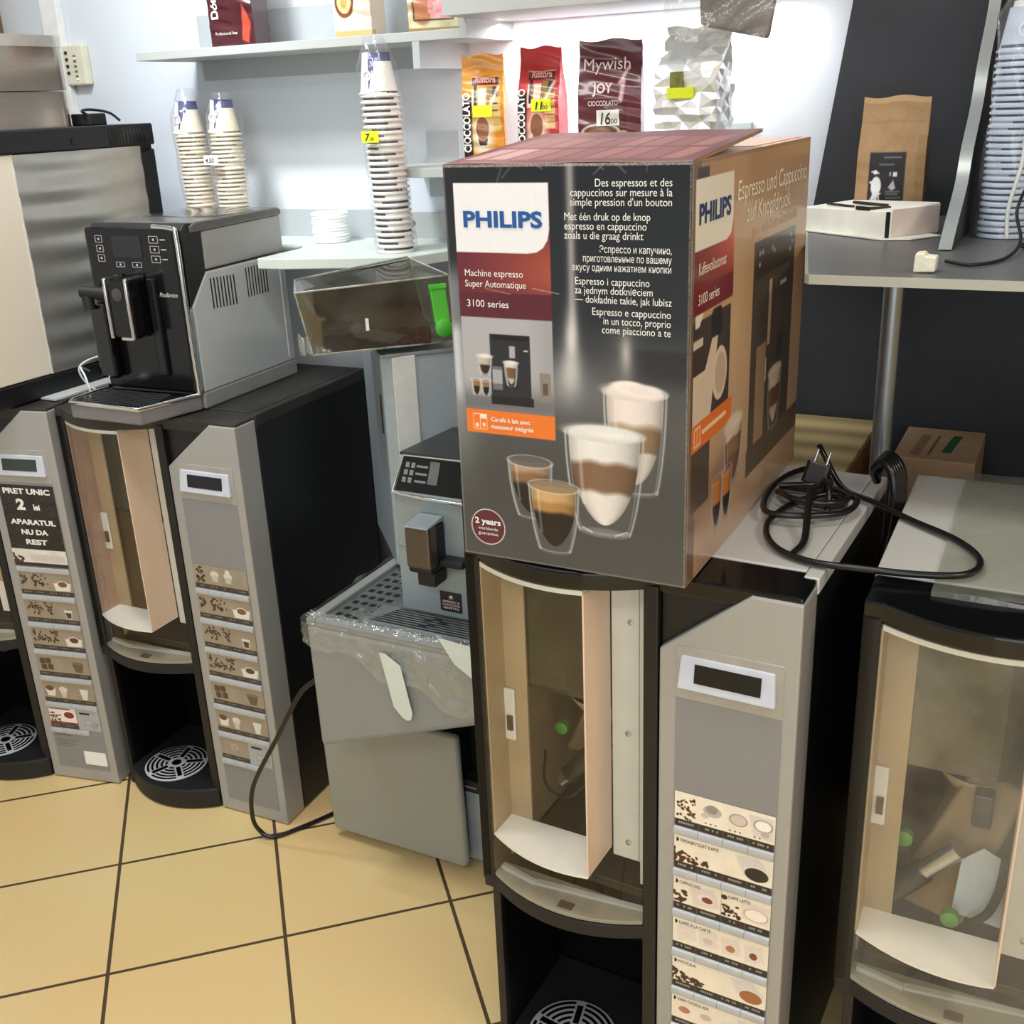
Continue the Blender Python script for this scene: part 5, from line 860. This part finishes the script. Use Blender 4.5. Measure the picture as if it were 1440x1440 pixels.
MB().grid(lambda u, v: (-0.075+0.15*u-0.04*v*(1-u)+0.035*(1-v)*u, -0.024-0.006*math.sin(17*u+9*v), 0.05*(1-v)*(1.4-u)-0.032+0.012*math.sin(9*u)+0.03*u*(1-u)+0.05*(1-v)), 24, 16).build('film_edge', clear('packet_film', (240, 240, 238), 0.3, 0.08, 0.12, (200, 198, 194), 30, 0.8, 50), wp, smooth=80)

# paper cups
CUPW = mat('white_paper_cup', (238, 236, 230), 0.5, var=0.01); CUPD = mat('dark_cup_band', (56, 48, 62), 0.5); CUPB = mat('blue_cup_print', (60, 62, 116), 0.5, var=0.1, scale=40); CUPX = mat('cream_paper_cup', (232, 222, 200), 0.5)
BAGF = clear('cup_bag_film', (253, 253, 254), 0.12, 0.1, 0.05, (230, 233, 238), 24, 0.5, 35)
def cup_mesh(name, r, h, m, band=None):
    b = MB().lathe([(r*0.72, 0), (r*0.72, 0.001), (r*0.93, h-0.0105), (r*0.955, h-0.0062), (r*0.985, h-0.004), (r*1.05, h-0.0035), (r*1.06, h-0.0015), (r*1.04, h), (r*0.96, h-0.001), (r*0.70, 0.004)], 20, caps=True)
    o = b.build(name, m, None, smooth=50)
    if band:
        me = o.data; me.materials.append(band)
        for p in me.polygons:
            z = sum(me.vertices[i].co.z for i in p.vertices)/len(p.vertices); a = math.atan2(p.center.y, p.center.x)
            if h-0.0105 < z < h-0.0062 and len(p.vertices) == 4 and 0.3 < a < 2.5: p.material_index = 1
    return o
def cup_stack(base, n, step, r, h, label, group, lean=(0, 0), band=CUPD, flip=True, wob=0.0015, m=CUPW, seed=0):
    """a column of nested cups, each a thing of its own."""
    q = random.Random(seed); first = cup_mesh('paper_cup', r, h, m, band); out = []
    for k in range(n):
        o = first if k == 0 else first.copy()
        if k: COL.objects.link(o)
        t = k/max(1, n-1); o.location = (base[0]+lean[0]*t+wob*(q.random()-0.5), base[1]+lean[1]*t, base[2]+step*k+(h if flip else 0)); o.rotation_euler = (PI if flip else 0, 0, 2.2*(q.random()-0.5))
        tag(o, label, 'paper cup', group); out.append(o)
    return out
def blue_end(base, r, h, label, group, lean=0):
    o = cup_mesh('paper_cup', r, h, CUPW, None); me = o.data; me.materials.append(CUPB)
    for p in me.polygons:
        a = math.atan2(p.center.y, p.center.x)
        if p.center.z < h-0.012 and (-2.9 < a+p.center.z*14 < 2.0 or len(p.vertices) > 4): p.material_index = 1
    MB().lathe([(0.011, 0), (0.011, 0.0014), (0.007, 0.0014), (0.007, 0)], 20, caps=False).xf(Matrix.Translation((-0.004, r*0.86, h*0.55)) @ Matrix.Rotation(-PI/2, 4, 'X')).build('round_logo', mat('pale_logo', (226, 226, 236), 0.5), o); o.location = base; o.rotation_euler = (PI, lean, 0); return tag(o, label, 'paper cup', group)
def bag_film(name, label, cx, cy, z0, z1, r, lean=(0, 0), seed=0):
    q = random.Random(seed); p = [q.random()*6 for _ in range(5)]
    def f(u, v):
        a = 2*PI*u; t = v; rr = r*(1+0.06*math.sin(3*a+p[0]+9*t)+0.05*math.sin(5*a+21*t+p[1])); k = 1.0 if t < 0.86 else 1-0.62*((t-0.86)/0.14)**0.8
        return (cx+lean[0]*t+rr*k*math.cos(a)*(1.0 if t < 0.86 else 1+0.6*(t-0.86)), cy+lean[1]*t+rr*k*math.sin(a), z0+(z1-z0)*t)
    o = MB().grid(f, 40, 60).build('cup_bag', BAGF, None, smooth=80); return tag(o, label, 'plastic bag')
G1 = 'paper cups in the tall bagged stack'
z = 1.2305
cup_stack((-1.297, 1.975, z), 27, 0.0118, 0.0385, 0.066, 'white paper cup nested in the tall stack with the yellow price tag', G1, lean=(-0.012, 0), seed=1)
blue_end((-1.312, 1.975, z+0.39), 0.0375, 0.078, 'blue printed paper cup capping the tall stack beside the orange bag', None)
bag_film('cup_bag', 'clear plastic bag round the tall stack of cups beside the orange bag', -1.297, 1.975, z, z+0.425, 0.043, (-0.016, 0), 1)
yt = B(-1.326, -1.285, 1.922, 1.9235, 1.452, 1.474).build('price_tag', mat('acid_yellow', (226, 238, 40)), None); tag(yt, 'yellow price tag stuck on the tall bagged stack of cups', 'price tag')
lettering('price_lettering', [('7', -1.318, 1.456, 0.019, dict(bold=0.02, shear=0.2)), ('.00', -1.307, 1.456, 0.009, {})], INK, yt, lambda u, v: (u, 1.9213, v))
for k, (x, ln, n, lab) in enumerate(((-1.893, (-0.012, 0), 27, 'left hand'), (-1.797, (-0.002, 0), 27, 'right hand'))):
    cup_stack((x, 2.06, z), n, 0.0092, 0.035, 0.06, 'cream paper cup nested in the %s of the twin stacks' % lab.replace(' hand', ''), 'paper cups in the %s twin stack' % lab.replace(' hand', ''), lean=ln, band=mat('olive_cup_band', (112, 104, 88), 0.5), m=CUPX, seed=2+k, wob=0.004)
    blue_end((x+ln[0]*1.1, 2.06, z+0.318), 0.034, 0.072, 'blue printed paper cup capping the %s of the twin stacks' % lab.replace(' hand', ''), None, 0.05)
    bag_film('cup_bag', 'clear plastic bag round the %s of the twin cup stacks' % lab.replace(' hand', ''), x, 2.06, z, z+0.345-0.012*k, 0.041, ln, 5+k)
wt = B(-1.824, -1.782, 2.004, 2.0055, 1.409, 1.430).build('price_tag', mat('white_paper', (242, 241, 238)), None, bevel=0.002); tag(wt, 'white price tag stuck between the twin stacks of cups', 'price tag')
lettering('price_lettering', [('4.50', -1.819, 1.414, 0.0145, dict(shear=0.25, bold=0.01))], INK, wt, lambda u, v: (u, 2.0033, v))
lid0 = MB().lathe([(0.041, 0), (0.043, 0.002), (0.043, 0.005), (0.040, 0.007), (0.036, 0.0075), (0.034, 0.005)], 28).build('cup_cover', mat('white_plastic_lid', (246, 248, 246), 0.35), None, smooth=40)
for k in range(10):
    o = lid0 if k == 0 else lid0.copy()
    if k: COL.objects.link(o)
    o.location = (-1.556+0.001*(k % 3), 2.10, z+0.0066*k); tag(o, 'white plastic cup lid in the stack on the low wall counter', 'cup lid', 'cup lids in a stack')
pt = thing('price_holder', 'clear price holder with a yellow strip lying on the low wall counter', 'price holder', (-1.62, 1.99, z)); B(-0.07, 0.055, -0.012, 0.012, 0, 0.004).build('holder', clear('holder_plastic', (236, 240, 240), 0.6, 0.06, 0.4, (220, 228, 226), 20), pt, bevel=0.001); B(-0.04, -0.005, -0.008, 0.008, 0.0045, 0.0052).build('price_strip', mat('lime_strip', (206, 230, 40), 0.6), pt)

# ================================================================ COUNTER ON THE RIGHT
DARKP = mat('anthracite_panel', (47, 50, 57), 0.6, var=0.05, scale=30); TOPG = mat('dark_grey_worktop', (92, 94, 97), 0.38, var=0.05, scale=25); EDGE = mat('worktop_edge', (170, 172, 160), 0.4, var=0.03); ALU = mat('aluminium_edging', (186, 194, 196), 0.32, 0.6, var=0.05, scale=8); POLE = mat('chrome_pole', (150, 154, 158), 0.3, 0.85)
ct = thing('bar_counter', 'high dark grey counter with a dark back panel and a chrome leg, on the right', 'counter', (0.0, 1.35, 0))
top = [(1.2, 0.09), (-0.309, 0.085), (-0.3155, 0.092), (-0.381, 0.38), (-0.476, 0.80), (1.2, 0.80)]
MB().prism(top, 'z', 1.284, 1.295).build('worktop', TOPG, ct, bevel=0.001)
MB().prism([(1.2, 0.087), (-0.311, 0.082), (-0.3185, 0.091), (-0.384, 0.38), (-0.478, 0.80), (-0.476, 0.80), (-0.380, 0.38), (-0.3145, 0.093), (-0.308, 0.086), (1.2, 0.092)], 'z', 1.2835, 1.2955).build('edge_band', EDGE, ct)
MB().prism([(-0.66, 0.0), (1.2, 0.0), (1.2, 2.2), (-0.358, 2.2), (-0.405, 1.8), (-0.42, 1.66), (-0.472, 1.29), (-0.66, 1.27)], 'y', 0.815, 0.842).build('back_panel', DARKP, ct)
MB().lathe([(0.0155, 0), (0.0155, 1.284)], 20, (-0.2455, 0.37, 0)).build('leg', POLE, ct, smooth=50)
B(-0.48, 1.2, 0.40, 0.812, 0.62, 0.64).build('lower_shelf', DARKP, ct)
crv = [(0.339, 1.303-0.007), (0.396, 1.331), (0.473, 1.375), (0.512, 1.424), (0.584, 1.483), (0.625, 1.545), (0.679, 1.598), (0.712, 1.64), (0.755, 1.72), (0.79, 1.82), (0.812, 1.95)]
cs = spline([(0, y, z_) for y, z_ in crv], 5); cv = [(p[1], p[2]) for p in cs]
dv = MB().prism(cv+[(0.814, 1.95), (0.814, 1.296)], 'x', -0.184, -0.168).build('divider', DARKP, ct)
b = MB(); n = len(cv)
b.add([(x, y-o*0.004, z_+o*0.001) for o in (0, 1) for y, z_ in cv for x in (-0.1855, -0.1675)], [(2*i, 2*i+1, 2*i+3, 2*i+2) for i in range(n-1)]+[(2*n+2*i+2, 2*n+2*i+3, 2*n+2*i+1, 2*n+2*i) for i in range(n-1)]+[(2*i, 2*i+2, 2*n+2*i+2, 2*n+2*i) for i in range(n-1)]+[(2*i+3, 2*i+1, 2*n+2*i+1, 2*n+2*i+3) for i in range(n-1)]+[(0, 2*n, 2*n+1, 1)])
b.build('divider_edging', ALU, ct, smooth=35)
fo = MB().prism([(-0.190, 0), (-0.164, 0.001), (-0.163, 0.020), (-0.176, 0.021), (-0.178, 0.025), (-0.189, 0.024)], 'y', 1.475, 1.50).build('foam_piece', mat('cream_foam', (226, 224, 204), 0.8, var=0.06, scale=60, bump=0.4), None, bevel=0.002); fo.location = (0, 0, 1.2955); tag(fo, 'small cream foam block on the counter at the foot of the curved divider', 'foam block')
# kraft bag
KR = printed('kraft_print', 0.7)
def kraft(c, w, d, h):
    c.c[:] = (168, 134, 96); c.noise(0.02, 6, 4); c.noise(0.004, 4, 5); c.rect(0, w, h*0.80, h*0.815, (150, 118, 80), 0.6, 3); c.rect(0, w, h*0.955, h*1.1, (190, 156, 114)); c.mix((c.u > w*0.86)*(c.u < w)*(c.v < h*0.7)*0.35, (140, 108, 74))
    c.rect(w*0.19, w*0.72, h*0.14, h*0.575, (40, 39, 42)); c.ell(w*0.29, h*0.42, w*0.03, h*0.018, (236, 234, 240)); c.line([(w*0.24, h*0.425), (w*0.34, h*0.412)], 0.0012, (236, 234, 240)); c.ell(w*0.31, h*0.31, w*0.075, h*0.075, (236, 234, 240)); c.line([(w*0.27, h*0.33), (w*0.23, h*0.34)], 0.0022, (236, 234, 240)); c.line([(w*0.3, h*0.25), (w*0.24, h*0.18), (w*0.19, h*0.18)], 0.0028, (236, 234, 240)); c.line([(w*0.32, h*0.24), (w*0.3, h*0.15)], 0.0025, (236, 234, 240)); c.line([(w*0.35, h*0.25), (w*0.37, h*0.16)], 0.0012, (236, 234, 240)); c.line([(w*0.27, h*0.245), (w*0.38, h*0.25)], 0.0012, (236, 234, 240))
    for y, x0, x1 in ((0.53, 0.4, 0.66), (0.475, 0.34, 0.56), (0.26, 0.46, 0.66), (0.21, 0.46, 0.68), (0.24, 0.46, 0.64)): c.rect(w*x0, w*x1, h*y, h*(y+0.012), (130, 130, 134), 0.8)
    c.rect(w*0.55, w*0.61, h*0.385, h*0.42, (226, 226, 228)); c.rect(w*0.5, w*0.52, h*0.39, h*0.42, (200, 200, 204)); c.poly([(w*0.49, h*0.30), (w*0.56, h*0.36), (w*0.6, h*0.29), (w*0.54, h*0.275)], (186, 186, 190))
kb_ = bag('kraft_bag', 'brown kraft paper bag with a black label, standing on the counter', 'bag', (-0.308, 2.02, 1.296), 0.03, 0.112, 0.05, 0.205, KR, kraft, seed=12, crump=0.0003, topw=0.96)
# white postal box
mb_ = thing('mailing_box', 'white folded mailing box lying on the counter in front of the kraft bag', 'box', (-0.274, 1.793, 1.296), math.radians(-36))
MB().hexa([(-0.20, 0, 0), (0, 0, 0), (0.0, 0.11, 0), (-0.20, 0.12, 0), (-0.20, 0.006, 0.036), (0.0, 0.004, 0.042), (0.0, 0.11, 0.048), (-0.20, 0.12, 0.04)]).build('box', mat('white_card', (238, 238, 230), 0.6), mb_, bevel=0.002)
MB().prism([(-0.2, -0.012), (0.0, -0.014), (0.03, 0.02), (0.03, 0.085), (-0.2, 0.125)], 'z', 0.0, 0.0018).build('flap', mat('white_card', (238, 238, 230)), mb_)
B(0.0, 0.0012, 0.008, 0.108, 0.003, 0.044).build('end_panel', mat('pinkish_white_card', (222, 206, 196), 0.6), mb_); b = MB().box(-0.004, 0.0006, -0.0006, 0.004, 0.002, 0.041); b.build('end_gap', BLACKM, mb_)
b = MB().prism([(-0.13, 0.05), (-0.05, 0.045), (-0.05, 0.05), (-0.13, 0.055)], 'z', 0.0425, 0.0465).prism([(-0.17, 0.03), (-0.10, 0.022), (-0.10, 0.026), (-0.17, 0.034)], 'z', 0.040, 0.0432).prism([(-0.075, 0.004), (-0.045, 0.004), (-0.03, 0.035), (-0.034, 0.036), (-0.048, 0.0085), (-0.075, 0.008)], 'z', 0.040, 0.0455); b.build('fold_slots', INK, mb_)
# cups in a bag on the counter
cup_stack((-0.112, 1.86, 1.296), 29, 0.0093, 0.037, 0.06, 'blue grey paper cup nested in the bagged stack on the counter', 'paper cups in the bagged stack on the counter', band=mat('slate_cup_band', (70, 78, 96), 0.5), m=mat('pale_blue_cup', (196, 208, 226), 0.5), seed=9)
blue_end((-0.108, 1.86, 1.625), 0.036, 0.07, 'blue printed paper cup capping the stack on the counter', None); bag_film('cup_bag', 'clear plastic bag round the cup stack on the counter', -0.110, 1.86, 1.297, 1.66, 0.044, (0.004, 0), 12)
cdl = MB().tube(spline([(-0.082, 1.80, 1.60), (-0.098, 1.805, 1.52), (-0.094, 1.80, 1.42), (-0.106, 1.80, 1.345), (-0.104, 1.80, 1.30)], 8), 0.003, 8).build('white_cable', mat('white_wire', (214, 220, 218)), None, smooth=60); tag(cdl, 'thin white cable hanging in front of the bagged cups on the counter', 'cable')
cdk = MB().tube(spline([(-0.161, 1.563, 1.2985), (-0.124, 1.538, 1.2985), (-0.09, 1.61, 1.2985), (-0.080, 1.70, 1.31), (-0.092, 1.76, 1.345), (-0.075, 1.76, 1.385), (-0.04, 1.74, 1.37), (-0.05, 1.74, 1.31), (-0.08, 1.72, 1.30), (-0.03, 1.68, 1.2985)], 8), 0.0024, 8).build('black_cable', BLACKM, None, smooth=60); tag(cdk, 'thin black cable lying on the counter right of the foam block', 'cable')
# boxes under the counter
WOODB = bpy.data.materials.new('striped_pine'); WOODB.use_nodes = True; nt = WOODB.node_tree; N = nt.nodes; L = nt.links; tc = N.new('ShaderNodeTexCoord'); wv = N.new('ShaderNodeTexWave'); wv.bands_direction = 'Y'; wv.inputs['Scale'].default_value = 3.4; wv.inputs['Distortion'].default_value = 1.0; wv.inputs['Detail'].default_value = 1.5; rp = N.new('ShaderNodeValToRGB'); rp.color_ramp.elements[0].color = (*lin((160, 138, 96)), 1); rp.color_ramp.elements[1].color = (*lin((206, 186, 134)), 1)
L.new(tc.outputs['Object'], wv.inputs['Vector']); L.new(wv.outputs['Color'], rp.inputs['Fac']); L.new(rp.outputs['Color'], N['Principled BSDF'].inputs['Base Color']); N['Principled BSDF'].inputs['Roughness'].default_value = 0.5
wb = thing('pine_box', 'pale striped pine box on the shelf under the counter', 'box', (-0.40, 1.95, 0.6405)); B(-0.085, 0.085, -0.2, 0.2, 0.0, 0.262).build('lid', WOODB, wb, bevel=0.002); B(0.085, 0.088, -0.2, 0.2, 0.002, 0.258).build('side_panel', mat('brown_side', (128, 96, 64), 0.6), wb)
kbx = thing('cardboard_box', 'brown cardboard box with a green stripe on the shelf under the counter', 'box', (-0.185, 2.045, 0.6405)); B(-0.073, 0.066, -0.098, 0.10, 0.0, 0.258).build('carton_body', mat('brown_carton', (172, 142, 114), 0.75, var=0.06), kbx, bevel=0.002)
MB().prism([(0.004, -0.05), (0.02, -0.05), (0.03, 0.06), (0.014, 0.06)], 'z', 0.2575, 0.2586).build('green_stripe', mat('dark_green_print', (44, 92, 52), 0.6), kbx)
b = MB()
for k in range(9): b.prism([(-0.046+0.0006*k, -0.075+0.0145*k), (-0.030+0.0006*k, -0.076+0.0145*k), (-0.029+0.0006*k, -0.067+0.0145*k), (-0.045+0.0006*k, -0.066+0.0145*k)], 'z', 0.2575, 0.2584)
b.build('printed_marks', mat('brown_ink', (116, 86, 64), 0.7), kbx); MB().prism([(-0.018, -0.07), (-0.013, -0.07), (-0.007, 0.05), (-0.012, 0.05)], 'z', 0.2575, 0.2584).build('printed_line', mat('brown_ink', (116, 86, 64)), kbx)
# cable bundle round the counter leg
b = MB()
for k in range(5):
    o = 0.0075*k; b.tube(spline([(-0.233-0.001*k, 1.62+o*0.5, 0.962), (-0.236+0.002*k, 1.60+o*0.5, 0.985+o*0.2), (-0.222+o*0.2, 1.585+o*0.5, 1.004+o*0.25), (-0.207+o*0.35, 1.575+o*0.5, 0.992+o*0.1), (-0.200+o*0.35, 1.57+o*0.5, 0.955-o*0.3), (-0.203+o*0.2, 1.575+o*0.5, 0.90), (-0.212+o*0.1, 1.585+o*0.4, 0.84-o), (-0.216, 1.60+o*0.3, 0.76)], 6), 0.0068, 8)
bd = b.build('cable_bundle', mat('black_rubber', (22, 22, 24), 0.27), None, smooth=60); tag(bd, 'thick bundle of black cables hanging beside the chrome leg of the counter', 'cable')

# ================================================================ POWER CORDS
RUB = mat('black_rubber', (22, 22, 24), 0.27); ZL = 0.9487
pc = thing('power_cable', 'coiled black power cord with a two pin plug, lying beside the printed carton', 'cord', (-0.30, 1.5, ZL)); r_ = 0.0046
P = lambda x, y, z_: (x+0.30, y-1.5, z_-ZL)
path = [(-0.335, 1.69, 0.985), (-0.32, 1.665, 0.975), (-0.275, 1.58, 0.958), (-0.225, 1.54, 0.957), (-0.165, 1.49, 0.955), (-0.10, 1.435, 0.956), (-0.066, 1.375, 0.957), (-0.075, 1.325, 0.957), (-0.125, 1.303, 0.957), (-0.19, 1.295, 0.957), (-0.262, 1.298, 0.955), (-0.315, 1.33, 0.956), (-0.342, 1.40, 0.958), (-0.325, 1.475, 0.963), (-0.285, 1.52, 0.968), (-0.245, 1.52, 0.966), (-0.25, 1.465, 0.964), (-0.30, 1.425, 0.966), (-0.352, 1.43, 0.964), (-0.372, 1.52, 0.96), (-0.365, 1.61, 0.958), (-0.335, 1.65, 0.96), (-0.30, 1.60, 0.962), (-0.285, 1.53, 0.972)]
MB().tube(spline([P(*p) for p in path], 8), r_, 10).build('cable', RUB, pc, smooth=60)
b = MB()
for k in range(3): b.tube(spline([P(-0.362+0.006*k, 1.535-0.02*k, 0.957+0.008*k), P(-0.32, 1.50-0.02*k, 0.958+0.009*k), P(-0.27, 1.50-0.018*k, 0.957+0.009*k), P(-0.262+0.004*k, 1.53-0.012*k, 0.957+0.008*k), P(-0.30, 1.555-0.01*k, 0.956+0.009*k), P(-0.365+0.006*k, 1.56-0.02*k, 0.957+0.008*k)], 6), r_, 10)
b.build('cable_folds', RUB, pc, smooth=60)
b = MB().tube(spline([P(-0.292, 1.505, 0.985), P(-0.297, 1.46, 0.992), P(-0.292, 1.42, 0.975), P(-0.282, 1.36, 0.956), P(-0.286, 1.31, 0.955)], 6), 0.0052, 10).tube(spline([P(-0.30, 1.54, 0.96), P(-0.29, 1.515, 0.99), P(-0.278, 1.49, 0.985), P(-0.276, 1.47, 0.96)], 6), r_, 10); b.build('cable_tie_loop', RUB, pc, smooth=60)
pl = MB().prism(rrect(-0.019, 0.019, -0.0085, 0.0085, 0.006), 'z', -0.02, 0.014).xf(Matrix.Translation(P(-0.318, 1.60, 0.972)) @ Matrix.Rotation(-0.35, 4, 'X') @ Matrix.Rotation(0.2, 4, 'Y')).build('plug', RUB, pc, bevel=0.002)
for s_ in (-1, 1): MB().tube([(0.0095*s_, 0, 0.014), (0.0095*s_, 0, 0.034)], 0.0022, 10).xf(Matrix.Translation(P(-0.318, 1.60, 0.972)) @ Matrix.Rotation(-0.35, 4, 'X') @ Matrix.Rotation(0.2, 4, 'Y')).build('plug_pin', STEEL, pl, smooth=50)
fc = MB().tube(spline([(-1.262, 1.505, 0.45), (-1.30, 1.495, 0.41), (-1.372, 1.49, 0.29), (-1.448, 1.485, 0.16), (-1.470, 1.49, 0.07), (-1.468, 1.505, 0.02), (-1.44, 1.515, 0.0065), (-1.404, 1.57, 0.0055), (-1.36, 1.66, 0.0055), (-1.35, 1.72, 0.0055)], 8), 0.005, 10).build('floor_cable', RUB, None, smooth=60); tag(fc, 'black power cord looping down to the floor from the film-wrapped grey machine', 'cord')
